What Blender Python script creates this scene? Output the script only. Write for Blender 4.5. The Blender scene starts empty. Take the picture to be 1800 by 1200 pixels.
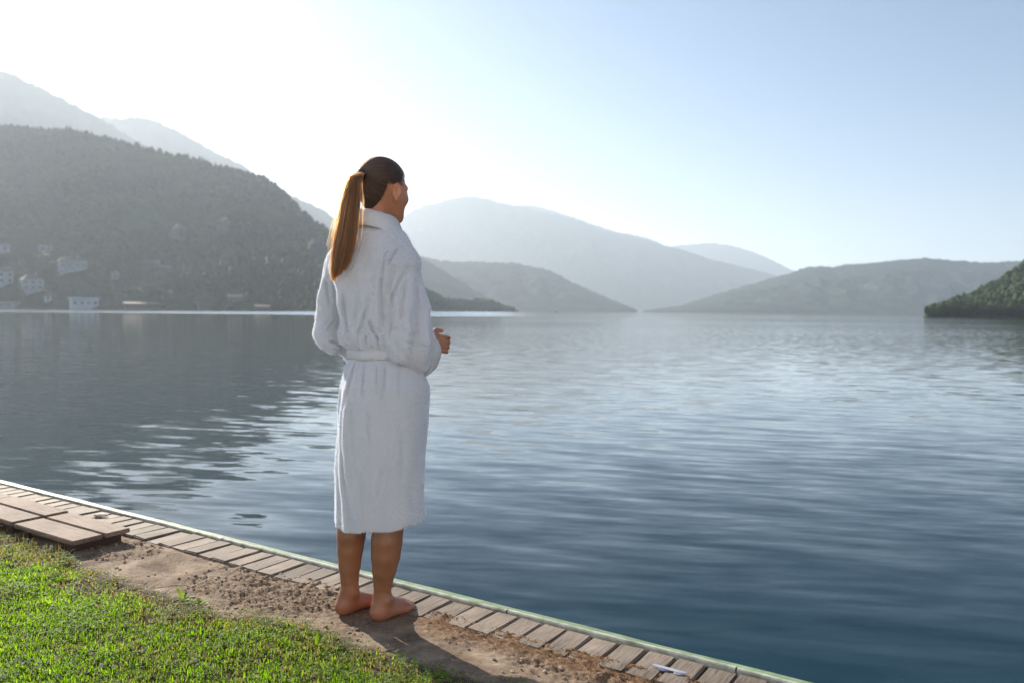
import bpy, bmesh, math, random
import numpy as np
from mathutils import Vector, Matrix

R = math.radians
scene = bpy.context.scene
rng = np.random.default_rng(7)
random.seed(7)

# ------------------------------------------------------------------ camera
FPX, CH = 1400.0, 1.15                      # focal length in photo pixels (1800 wide), camera height over the bank
PITCH, ROLL = math.atan(54 / 1400.0), R(0.49)
c_fw = np.array([0, math.cos(PITCH), -math.sin(PITCH)])
_up = np.array([0, math.sin(PITCH), math.cos(PITCH)]); _rt = np.array([1.0, 0, 0])
c_rt = _rt * math.cos(ROLL) + _up * math.sin(ROLL)
c_up = _up * math.cos(ROLL) - _rt * math.sin(ROLL)
cd = bpy.data.cameras.new('camera'); cam = bpy.data.objects.new('camera', cd)
scene.collection.objects.link(cam)
m = Matrix.Identity(4)
for i in range(3):
    m[i][0] = c_rt[i]; m[i][1] = c_up[i]; m[i][2] = -c_fw[i]
m[2][3] = CH
cam.matrix_world = m
cd.sensor_width = 36.0; cd.lens = 36.0 * FPX / 1800.0
cd.clip_start = 0.05; cd.clip_end = 20000
cd.dof.use_dof = True; cd.dof.focus_distance = 3.0; cd.dof.aperture_fstop = 2.8
scene.camera = cam

# ------------------------------------------------------------------ sky, sun, exposure
SUN_EL, SUN_AZ = R(25), R(-37)              # azimuth from +Y, negative = left
SKY_STRENGTH, SUN_STRENGTH, EXPOSURE = 0.058, 5.0, 1.15
world = bpy.data.worlds.new('World'); scene.world = world; world.use_nodes = True
wn = world.node_tree; wn.nodes.clear()
wo = wn.nodes.new('ShaderNodeOutputWorld'); wb = wn.nodes.new('ShaderNodeBackground')
sk = wn.nodes.new('ShaderNodeTexSky'); sk.sky_type = 'NISHITA'; sk.sun_disc = False
sk.sun_elevation = SUN_EL; sk.sun_rotation = SUN_AZ
sk.altitude = 1200; sk.air_density = 1.1; sk.dust_density = 1.2; sk.ozone_density = 2.5
wb.inputs['Strength'].default_value = SKY_STRENGTH
wn.links.new(sk.outputs[0], wb.inputs[0]); wn.links.new(wb.outputs[0], wo.inputs[0])
sl = bpy.data.lights.new('sun', 'SUN'); sun = bpy.data.objects.new('sun', sl)
scene.collection.objects.link(sun)
sl.energy = SUN_STRENGTH; sl.angle = R(0.53); sl.color = (1.0, 0.89, 0.75)
sdir = Vector((math.sin(SUN_AZ) * math.cos(SUN_EL), math.cos(SUN_AZ) * math.cos(SUN_EL), math.sin(SUN_EL)))
sun.rotation_euler = (-sdir).to_track_quat('-Z', 'Y').to_euler()
sun.location = sdir * 50
vs = scene.view_settings
vs.view_transform = 'Standard'; vs.look = 'None'; vs.gamma = 1.0; vs.exposure = EXPOSURE
vs.use_curve_mapping = False
cy = scene.cycles
cy.use_denoising = True
cy.max_bounces = 8; cy.diffuse_bounces = 3; cy.glossy_bounces = 3; cy.transmission_bounces = 6
cy.volume_bounces = 4; cy.transparent_max_bounces = 8
cy.caustics_reflective = False; cy.caustics_refractive = False
cy.sample_clamp_indirect = 6.0

WATER_Z = -0.50
HAZE_DENSITY, HAZE_G, HAZE_TOP = 0.00018, 0.40, 650.0

# ------------------------------------------------------------------ helpers
def ray(u, v):
    return c_fw + c_rt * ((u - 900) / FPX) - c_up * ((v - 600) / FPX)
def at(u, v, z=0.0):
    d = ray(u, v); t = (z - CH) / d[2]
    return np.array([0, 0, CH]) + d * t
def pd(u, v, y):
    d = ray(u, v); t = y / d[1]
    return np.array([0, 0, CH]) + d * t
QB = at(1400, 1199)[:2]                      # origin of the quay edge
QD = at(0, 846)[:2] - QB; QD /= np.linalg.norm(QD)
QN = np.array([-QD[1], QD[0]])
if QN @ (-QB) < 0: QN = -QN                  # points inland
def ab2w(a, b, z=0.0):
    p = QB + QD * a + QN * b
    return np.array([p[0], p[1], z])
def w2ab(p):
    q = np.array(p[:2]) - QB
    return q @ QD, q @ QN
def ab(u, v, z=0.0): return w2ab(at(u, v, z))

def hsh(i, j, k, s):
    h = (i.astype(np.int64) * 374761393 + j.astype(np.int64) * 668265263 + k.astype(np.int64) * 2147483647 + s * 144664) & 0xffffffff
    h = ((h ^ (h >> 13)) * 1274126177) & 0xffffffff
    h = ((h ^ (h >> 16)) * 2246822519) & 0xffffffff
    return ((h ^ (h >> 15)) & 0xffffff) / float(0xffffff)
def vn(x, y, z=0.0, s=0):
    x, y, z = np.broadcast_arrays(np.asarray(x, float), np.asarray(y, float), np.asarray(z, float))
    i, j, k = np.floor(x), np.floor(y), np.floor(z)
    f, g, h = x - i, y - j, z - k
    f = f * f * (3 - 2 * f); g = g * g * (3 - 2 * g); h = h * h * (3 - 2 * h)
    def c(a, b, d): return hsh(i + a, j + b, k + d, s)
    x00 = c(0,0,0) * (1-f) + c(1,0,0) * f; x10 = c(0,1,0) * (1-f) + c(1,1,0) * f
    x01 = c(0,0,1) * (1-f) + c(1,0,1) * f; x11 = c(0,1,1) * (1-f) + c(1,1,1) * f
    return ((x00 * (1-g) + x10 * g) * (1-h) + (x01 * (1-g) + x11 * g) * h) * 2 - 1
def fbm(x, y, z=0.0, o=4, s=0, gain=0.5):
    t = 0; a = 1; n = 0
    for q in range(o):
        t = t + a * vn(np.asarray(x) * 2**q + 17.3*q, np.asarray(y) * 2**q - 9.1*q, np.asarray(z) * 2**q, s + q); n += a; a *= gain
    return t / n
def sstep(a, b, x):
    t = np.clip((np.asarray(x, float) - a) / (b - a), 0, 1); return t * t * (3 - 2 * t)

COL = scene.collection
def link(o, parent=None):
    COL.objects.link(o)
    if parent is not None: o.parent = parent
    return o
def tag(o, label=None, cat=None, group=None, kind=None):
    if label: o['label'] = label
    if cat: o['category'] = cat
    if group: o['group'] = group
    if kind: o['kind'] = kind
    return o
def empty(name, loc, rz=0.0):
    o = bpy.data.objects.new(name, None); o.location = loc; o.rotation_euler = (0, 0, rz)
    o.empty_display_size = 0.1
    return link(o)
def mesh_np(name, V, Fc, mat=None, parent=None, smooth=False, origin=None):
    V = np.asarray(V, np.float64)
    if origin is not None: V = V - np.asarray(origin)
    me = bpy.data.meshes.new(name)
    Fc = np.asarray(Fc)
    n = Fc.shape[1]
    me.vertices.add(len(V)); me.vertices.foreach_set('co', V.astype(np.float32).ravel())
    me.loops.add(Fc.size); me.loops.foreach_set('vertex_index', Fc.astype(np.int32).ravel())
    me.polygons.add(len(Fc))
    me.polygons.foreach_set('loop_start', np.arange(0, Fc.size, n, dtype=np.int32))
    me.polygons.foreach_set('loop_total', np.full(len(Fc), n, np.int32))
    me.polygons.foreach_set('use_smooth', np.full(len(Fc), smooth, bool))
    me.update(calc_edges=True); me.validate()
    if mat: me.materials.append(mat)
    o = bpy.data.objects.new(name, me)
    if origin is not None and parent is None: o.location = origin
    return link(o, parent)
def attr(o, name, vals):
    a = o.data.attributes.new(name, 'FLOAT', 'POINT'); a.data.foreach_set('value', np.asarray(vals, np.float32))
def grid_faces(nr, nc, wrap=False):
    r = np.arange(nr - 1)[:, None]; c = np.arange(nc if wrap else nc - 1)[None]
    c2 = (c + 1) % nc
    return np.stack([r*nc + c, r*nc + c2, (r+1)*nc + c2, (r+1)*nc + c], -1).reshape(-1, 4)
def bm_obj(name, bm, mat, parent=None, smooth=False):
    me = bpy.data.meshes.new(name); bm.to_mesh(me); bm.free()
    if smooth:
        for p in me.polygons: p.use_smooth = True
    if mat: me.materials.append(mat)
    return link(bpy.data.objects.new(name, me), parent)
def bm_box(bm, c, s, bev=0.0, mx=None):
    r = bmesh.ops.create_cube(bm, size=1.0)
    vs_ = r['verts']
    for v in vs_: v.co = Vector((v.co.x * s[0] + c[0], v.co.y * s[1] + c[1], v.co.z * s[2] + c[2]))
    if bev > 0:
        es = list({e for v in vs_ for e in v.link_edges})
        rr = bmesh.ops.bevel(bm, geom=es, offset=bev, segments=2, affect='EDGES')
        vs_ = rr['verts']
    if mx is not None:
        for v in vs_: v.co = mx @ v.co
    return vs_
def box(name, c, s, mat, parent=None, bev=0.0):
    bm = bmesh.new(); bm_box(bm, c, s, bev); return bm_obj(name, bm, mat, parent)

# materials
def mat_new(name):
    m_ = bpy.data.materials.new(name); m_.use_nodes = True
    nt = m_.node_tree; return m_, nt, nt.nodes['Principled BSDF'], nt.nodes['Material Output']
def N(nt, t, **kw):
    n = nt.nodes.new(t)
    for k, v in kw.items(): setattr(n, k, v)
    return n
def ramp(nt, fac, stops):
    r = N(nt, 'ShaderNodeValToRGB'); cr = r.color_ramp
    while len(cr.elements) < len(stops): cr.elements.new(0.5)
    for e, (p, c) in zip(cr.elements, stops): e.position = p; e.color = (*c, 1)
    nt.links.new(fac, r.inputs[0]); return r.outputs[0]
def noise(nt, scale, detail=4, rough=0.55, vec=None, mapping=None):
    n = N(nt, 'ShaderNodeTexNoise'); n.inputs['Scale'].default_value = scale
    n.inputs['Detail'].default_value = detail; n.inputs['Roughness'].default_value = rough
    if vec is None:
        tc = N(nt, 'ShaderNodeTexCoord'); vec = tc.outputs['Object']
    if mapping:
        mp = N(nt, 'ShaderNodeMapping'); mp.inputs['Scale'].default_value = mapping
        nt.links.new(vec, mp.inputs[0]); vec = mp.outputs[0]
    nt.links.new(vec, n.inputs['Vector'])
    return n
def bump(nt, bs, h, strength, dist):
    b = N(nt, 'ShaderNodeBump'); b.inputs['Strength'].default_value = strength; b.inputs['Distance'].default_value = dist
    nt.links.new(h, b.inputs['Height']); nt.links.new(b.outputs[0], bs.inputs['Normal']); return b
def simple(name, cols, scale=5.0, rough=0.7, bmp=0.0, bscale=None, mapping=None, spec=0.4, metal=0.0, bdist=0.01):
    m_, nt, bs, out = mat_new(name)
    n = noise(nt, scale, mapping=mapping)
    k = len(cols)
    nt.links.new(ramp(nt, n.outputs['Fac'], [(0.3 + 0.4 * i / max(1, k - 1), c) for i, c in enumerate(cols)]), bs.inputs['Base Color'])
    bs.inputs['Roughness'].default_value = rough; bs.inputs['Specular IOR Level'].default_value = spec
    bs.inputs['Metallic'].default_value = metal
    if bmp:
        n2 = noise(nt, bscale or scale * 4, mapping=mapping); bump(nt, bs, n2.outputs['Fac'], bmp, bdist)
    return m_
M = {}
def wood_mat(name, cols, gscale, rough=0.75, ax=(1, 8, 8)):
    m_, nt, bs, out = mat_new(name)
    oi = N(nt, 'ShaderNodeObjectInfo'); tc = N(nt, 'ShaderNodeTexCoord')
    ad = N(nt, 'ShaderNodeVectorMath', operation='ADD'); cb = N(nt, 'ShaderNodeCombineXYZ')
    ml = N(nt, 'ShaderNodeMath', operation='MULTIPLY'); ml.inputs[1].default_value = 40
    nt.links.new(oi.outputs['Random'], ml.inputs[0])
    for i in range(3): nt.links.new(ml.outputs[0], cb.inputs[i])
    nt.links.new(tc.outputs['Object'], ad.inputs[0]); nt.links.new(cb.outputs[0], ad.inputs[1])
    n = noise(nt, gscale, 5, 0.6, vec=ad.outputs[0], mapping=ax)
    n2 = noise(nt, gscale * 0.35, 3, 0.5, vec=ad.outputs[0])
    mx = N(nt, 'ShaderNodeMix', data_type='FLOAT'); mx.inputs[0].default_value = 0.45
    nt.links.new(n.outputs['Fac'], mx.inputs[2]); nt.links.new(n2.outputs['Fac'], mx.inputs[3])
    col = ramp(nt, mx.outputs[0], [(0.32, cols[0]), (0.5, cols[1]), (0.68, cols[2])])
    hs = N(nt, 'ShaderNodeHueSaturation')
    mr = N(nt, 'ShaderNodeMapRange'); mr.inputs[3].default_value = 0.72; mr.inputs[4].default_value = 1.11
    nt.links.new(oi.outputs['Random'], mr.inputs[0]); nt.links.new(mr.outputs[0], hs.inputs['Value'])
    nt.links.new(col, hs.inputs['Color']); nt.links.new(hs.outputs[0], bs.inputs['Base Color'])
    bs.inputs['Roughness'].default_value = rough; bs.inputs['Specular IOR Level'].default_value = 0.35
    bump(nt, bs, n.outputs['Fac'], 0.6, 0.004)
    return m_
M['plank'] = wood_mat('weathered_plank', [(0.09, 0.075, 0.06), (0.21, 0.17, 0.135), (0.32, 0.265, 0.215)], 14, ax=(8, 1, 8))
M['board'] = wood_mat('bench_board', [(0.07, 0.048, 0.036), (0.19, 0.135, 0.105), (0.29, 0.22, 0.175)], 11, 0.8, ax=(1, 9, 9))
M['darkwood'] = simple('stained_dark_wood', [(0.035, 0.02, 0.016), (0.07, 0.04, 0.03)], 20, 0.6, 0.3, mapping=(1, 8, 8))
M['trim'] = simple('worn_white_paint', [(0.16, 0.20, 0.12), (0.40, 0.42, 0.36), (0.56, 0.57, 0.52)], 18, 0.45, 0.15)
M['algae'] = simple('green_algae_beam', [(0.10, 0.16, 0.07), (0.17, 0.26, 0.13), (0.25, 0.36, 0.20)], 9, 0.6, 0.3, spec=0.5)
M['quay'] = simple('quay_concrete', [(0.14, 0.14, 0.12), (0.24, 0.23, 0.2)], 3, 0.85, 0.4)

# ================================================================== THE SETTING
# ---- water
def water_mat():
    m_, nt, bs, out = mat_new('lake_water')
    L = nt.links
    geo = N(nt, 'ShaderNodeNewGeometry'); sx = N(nt, 'ShaderNodeSeparateXYZ'); L.new(geo.outputs['Position'], sx.inputs[0])
    X, Y = sx.outputs[0], sx.outputs[1]
    def mth(op, a, b=None, c=None, clamp=False):
        n = N(nt, 'ShaderNodeMath', operation=op); n.use_clamp = clamp
        for i, q in enumerate((a, b, c)):
            if q is None: continue
            if isinstance(q, (int, float)): n.inputs[i].default_value = q
            else: L.new(q, n.inputs[i])
        return n.outputs[0]
    def ss(a, b, x):
        n = N(nt, 'ShaderNodeMapRange', interpolation_type='SMOOTHSTEP')
        n.inputs[1].default_value = a; n.inputs[2].default_value = b
        L.new(x, n.inputs[0]); return n.outputs[0]
    def rotated(ang):
        n = N(nt, 'ShaderNodeVectorRotate', rotation_type='Z_AXIS'); n.inputs['Angle'].default_value = ang
        L.new(geo.outputs['Position'], n.inputs['Vector']); return n.outputs[0]
    def wav(sc, ang, det, ky, kx, dist=0.0):
        n = noise(nt, 1.0, det, 0.5, vec=rotated(ang), mapping=sc)
        n.inputs['Distortion'].default_value = dist
        sp = N(nt, 'ShaderNodeSeparateColor'); L.new(n.outputs['Color'], sp.inputs[0])
        return mth('MULTIPLY', mth('SUBTRACT', sp.outputs[0], 0.5), kx), mth('MULTIPLY', mth('SUBTRACT', sp.outputs[1], 0.5), ky)
    long_ = wav((0.75, 3.2, 1), R(18), 1.0, 0.115, 0.03, 0.3)
    mid_ = wav((1.3, 5.8, 1), R(10), 1.5, 0.13, 0.04, 0.4)
    fine = wav((4.0, 15.0, 1), R(5), 2.0, 0.07, 0.04, 0.2)
    chop = wav((2.2, 4.5, 1), R(0), 3.0, 1.0, 0.7)
    ratio = mth('DIVIDE', X, mth('MAXIMUM', Y, 1.0))
    # wind: the bay under the left hill is sheltered, open water to the right is ruffled
    open_ = mth('MULTIPLY', ss(-0.24, 0.02, ratio), ss(12, 50, Y))
    shore = mth('MULTIPLY', ss(195, 240, Y), ss(0.05, -0.10, ratio))
    lo = noise(nt, 1.0, 2, 0.5, vec=geo.outputs['Position'], mapping=(0.006, 0.028, 1))
    patch = ss(0.36, 0.62, lo.outputs['Fac'])
    calm = mth('MULTIPLY', mth('MULTIPLY', ss(70, 82, Y), ss(128, 108, Y)), ss(0.35, 0.05, ratio))
    wind = mth('MULTIPLY', open_, mth('SUBTRACT', 1.0, mth('MULTIPLY', calm, 0.75)))
    wind = mth('MULTIPLY', wind, mth('MULTIPLY_ADD', patch, 0.5, 0.5))
    
    kc = mth('ADD', mth('MULTIPLY_ADD', wind, 0.30, 0.006), mth('MULTIPLY', shore, 0.25))
    # swell fades with distance in the sheltered bay
    kn = mth('MULTIPLY_ADD', ss(60, 12, Y), 0.75, 0.25)
    kf = mth('MULTIPLY_ADD', patch, 0.7, 0.3)
    sxx = mth('MULTIPLY', mth('ADD', long_[0], mid_[0]), kn); syy = mth('MULTIPLY', mth('ADD', long_[1], mid_[1]), kn)
    sxx = mth('ADD', sxx, mth('MULTIPLY', fine[0], kf)); syy = mth('ADD', syy, mth('MULTIPLY', fine[1], kf))
    sxx = mth('ADD', sxx, mth('MULTIPLY', chop[0], kc)); syy = mth('ADD', syy, mth('MULTIPLY', chop[1], kc))
    # wavelets seen edge-on show only their near faces
    syy = mth('SUBTRACT', syy, mth('MULTIPLY', shore, 0.15))
    cb = N(nt, 'ShaderNodeCombineXYZ'); L.new(sxx, cb.inputs[0]); L.new(syy, cb.inputs[1]); cb.inputs[2].default_value = 1.0
    nm = N(nt, 'ShaderNodeVectorMath', operation='NORMALIZE'); L.new(cb.outputs[0], nm.inputs[0])
    L.new(nm.outputs[0], bs.inputs['Normal'])
    bs.inputs['Base Color'].default_value = (0.004, 0.027, 0.043, 1)
    bs.inputs['Roughness'].default_value = 0.04; bs.inputs['IOR'].default_value = 1.11
    bs.inputs['Coat Weight'].default_value = 1.0; bs.inputs['Coat IOR'].default_value = 1.12; bs.inputs['Coat Roughness'].default_value = 0.04; L.new(nm.outputs[0], bs.inputs['Coat Normal'])
    bs.inputs['Specular IOR Level'].default_value = 0.36
    return m_
M['water'] = water_mat()
w_pts = [ab2w(9500, -0.02), ab2w(-7000, -0.02), ab2w(-7000, -7000), ab2w(9500, -7000)]
wv = np.array(w_pts); wv[:, 2] = WATER_Z
lake = tag(mesh_np('lake_water', wv, [[0, 1, 2, 3]], M['water']), kind='structure')

# ---- ground behind the quay
M['far_lawn'] = simple('far_lawn', [(0.03, 0.055, 0.012), (0.07, 0.11, 0.03)], 0.7, 0.9)
gv = np.array([ab2w(9500, 0.22), ab2w(9500, 4200), ab2w(-7000, 4200), ab2w(-7000, 0.22)]); gv[:, 2] = -0.075
ground = tag(mesh_np('ground', gv, [[0, 1, 2, 3]], M['far_lawn']), kind='structure')
M['paving'] = simple('pale_stone_paving', [(0.42, 0.40, 0.37), (0.50, 0.48, 0.45)], 2.0, 0.85, 0.2)
gv = np.array([ab2w(40, 1.72), ab2w(40, 16), ab2w(-40, 16), ab2w(-40, 1.72)]); gv[:, 2] = 0.010
tag(mesh_np('paved_terrace', gv, [[0, 1, 2, 3]], M['paving']), kind='structure')  # pale paving added out of view to bounce sunlight up at the robe
# added unseen building behind the camera, its white front bouncing sun onto the robe
M['hotel'] = simple('white_hotel_render', [(0.72, 0.72, 0.73), (0.79, 0.79, 0.80)], 0.4, 0.9)
M['hotel_roof'] = simple('hotel_roof_tiles', [(0.14, 0.07, 0.05), (0.22, 0.11, 0.08)], 2.0, 0.8)
M['hotel_glass'] = simple('hotel_window_glass', [(0.03, 0.035, 0.04), (0.05, 0.055, 0.06)], 1, 0.1, spec=0.6)
hw_e = empty('hotel', (4.0, -10.5, 0.0), R(10)); tag(hw_e, kind='structure')
box('wall', (0, -5.0, 5.0), (36, 10, 10.2), M['hotel'], hw_e)
bm = bmesh.new()
vs_ = [bm.verts.new(q) for q in ((-18.8, -11, 10.0), (18.8, -11, 10.0), (18.8, 0.9, 10.0), (-18.8, 0.9, 10.0), (-18.8, -5, 13.4), (18.8, -5, 13.4))]
for f_ in ((0, 1, 5, 4), (2, 3, 4, 5), (1, 2, 5), (3, 0, 4), (3, 2, 1, 0)): bm.faces.new([vs_[q] for q in f_])
bm_obj('roof', bm, M['hotel_roof'], hw_e)
for st in range(3):
    for q in range(8):
        wi = box('window', (-14.7 + 4.2 * q, 0.03, 2.0 + 3.3 * st), (1.3, 0.14, 1.6), M['hotel'], hw_e)
        box('pane', (-14.7 + 4.2 * q, 0.12, 2.0 + 3.3 * st), (1.1, 0.05, 1.4), M['hotel_glass'], wi)

# ---- mountains
def hill_mat(name, cols, scale):
    m_, nt, bs, out = mat_new(name)
    n = noise(nt, scale, 6, 0.65); n2 = noise(nt, scale * 0.13, 3)
    mx = N(nt, 'ShaderNodeMix', data_type='FLOAT'); mx.inputs[0].default_value = 0.4
    nt.links.new(n.outputs['Fac'], mx.inputs[2]); nt.links.new(n2.outputs['Fac'], mx.inputs[3])
    nt.links.new(ramp(nt, mx.outputs[0], [(0.35, cols[0]), (0.52, cols[1]), (0.68, cols[2])]), bs.inputs['Base Color'])
    bs.inputs['Roughness'].default_value = 1.0; bs.inputs['Specular IOR Level'].default_value = 0.0
    bump(nt, bs, n.outputs['Fac'], 1.0, 6.0)
    return m_
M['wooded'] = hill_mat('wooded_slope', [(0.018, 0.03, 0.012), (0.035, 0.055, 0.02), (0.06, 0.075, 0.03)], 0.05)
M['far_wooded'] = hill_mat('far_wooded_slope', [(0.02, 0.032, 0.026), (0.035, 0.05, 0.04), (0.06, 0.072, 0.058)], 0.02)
HILLS = {}
def hill(name, crest, shore_y, crest_y, seed, rough=0.10, step=4, rows=46, silh=0.0, expo=1.0, mat='far_wooded', back=0.6):
    cu = np.array([c[0] for c in crest], float); cv = np.array([c[1] for c in crest], float)
    def fy(q, u):
        if np.isscalar(q): return np.full_like(u, q, dtype=float)
        return np.interp(u, [p[0] for p in q], [p[1] for p in q])
    u = np.arange(cu[0], cu[-1] + step, step); 
    # smooth monotone-ish interpolation
    v = np.interp(u, cu, cv); kk = np.ones(5) / 5; v[2:-2] = np.convolve(v, kk, 'valid')
    sy, cy_ = fy(shore_y, u), fy(crest_y, u)
    d = np.array([ray(a, b) for a, b in zip(u, v)])
    rx = d[:, 0] / d[:, 1]; rz = d[:, 2] / d[:, 1]
    zc = np.maximum(CH + rz * cy_ - WATER_Z, 0.2)
    t = np.concatenate([np.linspace(-0.02, 1, rows), 1 + np.linspace(0, 1, 10)[1:] * back])
    T = t[:, None]
    Yd = sy + (cy_ - sy) * T
    prof = np.where(T <= 1, np.clip(T, 0, 1) ** expo, 1 - ((T - 1) / back) ** 1.5 * 0.9)
    Xd = rx * Yd
    sc = 4.0 / np.median(zc + 1)
    nz = fbm(Xd * sc, Yd * sc * 0.7, 0, 5, seed)
    env = np.clip(1 - np.abs(T - 0.5) * 1.9, 0, 1)
    Z = WATER_Z + zc * prof + zc * rough * nz * env * 1.6
    Z = np.where((T < 0.999) & (T > 0), np.minimum(Z, CH + (rz * Yd) * 0.995 + 0.0), Z)   # stays under the skyline
    Z += silh * np.abs(fbm(Xd * 0.06, Yd * 0.06, 0, 3, seed + 5)) * (T > 0.5)
    Z = np.where(T <= 0, WATER_Z - 3, Z)
    V = np.stack([np.broadcast_to(Xd, Z.shape), np.broadcast_to(Yd, Z.shape), Z], -1)
    o = mesh_np(name, V.reshape(-1, 3), grid_faces(len(t), len(u)), M[mat], smooth=True)
    tag(o, kind='structure')
    HILLS[name] = (u, t, V)
    return o
B_sh = [(-900, 430), (0, 510), (300, 500), (600, 480), (700, 620), (880, 900), (910, 950)]
B_cr = [(-900, 800), (0, 860), (450, 840), (600, 760), (760, 800), (880, 960), (910, 980)]
hill('hill', [(-900, 330), (-500, 262), (-200, 232), (0, 225), (60, 228), (130, 232), (200, 245), (300, 273), (400, 296), (470, 321),
              (500, 340), (530, 374), (560, 398), (620, 432), (700, 480), (760, 519), (800, 533), (880, 543), (910, 546)],
     B_sh, B_cr, 11, rough=0.10, step=4, rows=60, expo=1.0, mat='wooded')
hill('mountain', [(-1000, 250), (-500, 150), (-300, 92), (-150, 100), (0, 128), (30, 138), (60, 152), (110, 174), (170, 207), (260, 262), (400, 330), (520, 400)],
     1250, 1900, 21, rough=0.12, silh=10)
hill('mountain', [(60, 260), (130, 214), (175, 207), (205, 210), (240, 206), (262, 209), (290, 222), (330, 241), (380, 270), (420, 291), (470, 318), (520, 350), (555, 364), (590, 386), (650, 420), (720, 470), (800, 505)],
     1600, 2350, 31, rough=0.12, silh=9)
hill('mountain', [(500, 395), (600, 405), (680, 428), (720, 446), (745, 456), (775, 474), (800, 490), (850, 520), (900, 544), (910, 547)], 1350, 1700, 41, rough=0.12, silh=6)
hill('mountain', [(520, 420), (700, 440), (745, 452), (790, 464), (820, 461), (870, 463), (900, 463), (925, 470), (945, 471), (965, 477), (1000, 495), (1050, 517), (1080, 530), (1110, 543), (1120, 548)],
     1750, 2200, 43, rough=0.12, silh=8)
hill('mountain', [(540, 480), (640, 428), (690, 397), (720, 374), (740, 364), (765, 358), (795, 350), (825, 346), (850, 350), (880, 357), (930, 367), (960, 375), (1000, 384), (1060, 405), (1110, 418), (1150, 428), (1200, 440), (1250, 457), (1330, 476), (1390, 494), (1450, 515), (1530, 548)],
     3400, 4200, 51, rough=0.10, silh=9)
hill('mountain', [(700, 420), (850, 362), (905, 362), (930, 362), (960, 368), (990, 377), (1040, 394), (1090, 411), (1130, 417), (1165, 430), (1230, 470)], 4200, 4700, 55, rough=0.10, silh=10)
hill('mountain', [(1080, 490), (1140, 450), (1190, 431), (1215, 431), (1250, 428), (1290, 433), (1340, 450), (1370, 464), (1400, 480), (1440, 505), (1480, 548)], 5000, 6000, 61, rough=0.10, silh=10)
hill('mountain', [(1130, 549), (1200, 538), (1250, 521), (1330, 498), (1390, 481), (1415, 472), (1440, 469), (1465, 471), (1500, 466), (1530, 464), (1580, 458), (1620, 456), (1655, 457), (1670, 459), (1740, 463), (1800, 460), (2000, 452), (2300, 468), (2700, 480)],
     1900, 2500, 71, rough=0.12, silh=8)
hill('headland', [(1622, 558), (1634, 552), (1650, 543), (1680, 532), (1710, 520), (1740, 505), (1770, 490), (1800, 475), (1900, 430), (2100, 385), (2500, 380)],
     400, [(1622, 410), (1700, 470), (1800, 520), (2500, 560)], 81, rough=0.05, mat='wooded', rows=40)

def hill_at(name, u, v):
    """point of a hill's front face seen at photo pixel u, v"""
    U, t, V = HILLS[name]
    i = int(np.argmin(np.abs(U - u))); colp = V[:, i]
    d = colp - np.array([0, 0, CH])
    pv = 600 - FPX * (d @ c_up) / (d @ c_fw)
    ok = np.where((t >= 0) & (t <= 1))[0]
    j = ok[np.argmin(np.abs(pv[ok] - v))]
    return colp[j], t[j]

# ---- forest on the slopes (one mass)
def ico(sub):
    bm = bmesh.new(); bmesh.ops.create_icosphere(bm, subdivisions=sub, radius=1.0)
    v = np.array([q.co[:] for q in bm.verts]); f = np.array([[q.index for q in p.verts] for p in bm.faces]); bm.free(); return v, f
IV, IF = ico(2); IV1, IF1 = ico(1)
def tree_shapes(n):
    out = []
    for k in range(n):
        if k % 5 < 2:      # conifer: three ragged tiers
            vs_, fs = [], []
            for q, (z0, z1, r) in enumerate(((0.12, 0.6, 0.30), (0.38, 0.82, 0.22), (0.6, 1.05, 0.14))):
                m_ = 7; b = len(vs_) ; 
                for a in range(m_):
                    an = a / m_ * 6.283 + q; rr = r * (0.75 + 0.5 * rng.random())
                    vs_.append((math.cos(an) * rr, math.sin(an) * rr, z0 + 0.08 * rng.random()))
                vs_.append((0, 0, z1))
                fs += [(b + a, b + (a + 1) % m_, b + m_) for a in range(m_)]
            out.append((np.array(vs_), np.array(fs)))
        else:
            v = IV1.copy(); r = 1 + 0.45 * vn(v[:, 0] * 2 + k, v[:, 1] * 2, v[:, 2] * 2, k)
            v = v * r[:, None] * np.array([0.42, 0.42, 0.46]); v[:, 2] += 0.5
            out.append((v, IF1))
    return out
def forest(name, pts, hmin, hmax, mat, shapes):
    VV, FF, CC, b = [], [], [], 0
    n = len(pts); kind = (vn(pts[:, 0] * 0.012, pts[:, 1] * 0.012, 0, 3) * 0.5 + 0.5) * len(shapes) * 0.8 + rng.random(n) * 3
    h = (hmin + (hmax - hmin) * rng.random(n) ** 1.3) * (0.95 + 0.35 * vn(pts[:, 0] * 0.03, pts[:, 1] * 0.03, 0, 8))
    an = rng.random(n) * 6.283; cr = np.clip(0.5 + 0.5 * fbm(pts[:, 0] * 0.011, pts[:, 1] * 0.011, 0, 3, 18) + 0.35 * (rng.random(n) - 0.5), 0, 1)
    for i in range(n):
        v, f = shapes[int(kind[i]) % len(shapes)]
        c, s = math.cos(an[i]), math.sin(an[i])
        w = np.stack([v[:, 0] * c - v[:, 1] * s, v[:, 0] * s + v[:, 1] * c, v[:, 2]], 1) * h[i] + pts[i]
        VV.append(w); FF.append(f + b); b += len(v); CC.append(np.full(len(v), cr[i]))
    o = mesh_np(name, np.concatenate(VV), np.concatenate(FF), mat, smooth=False)
    attr(o, 'tint', np.concatenate(CC)); return o
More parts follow.
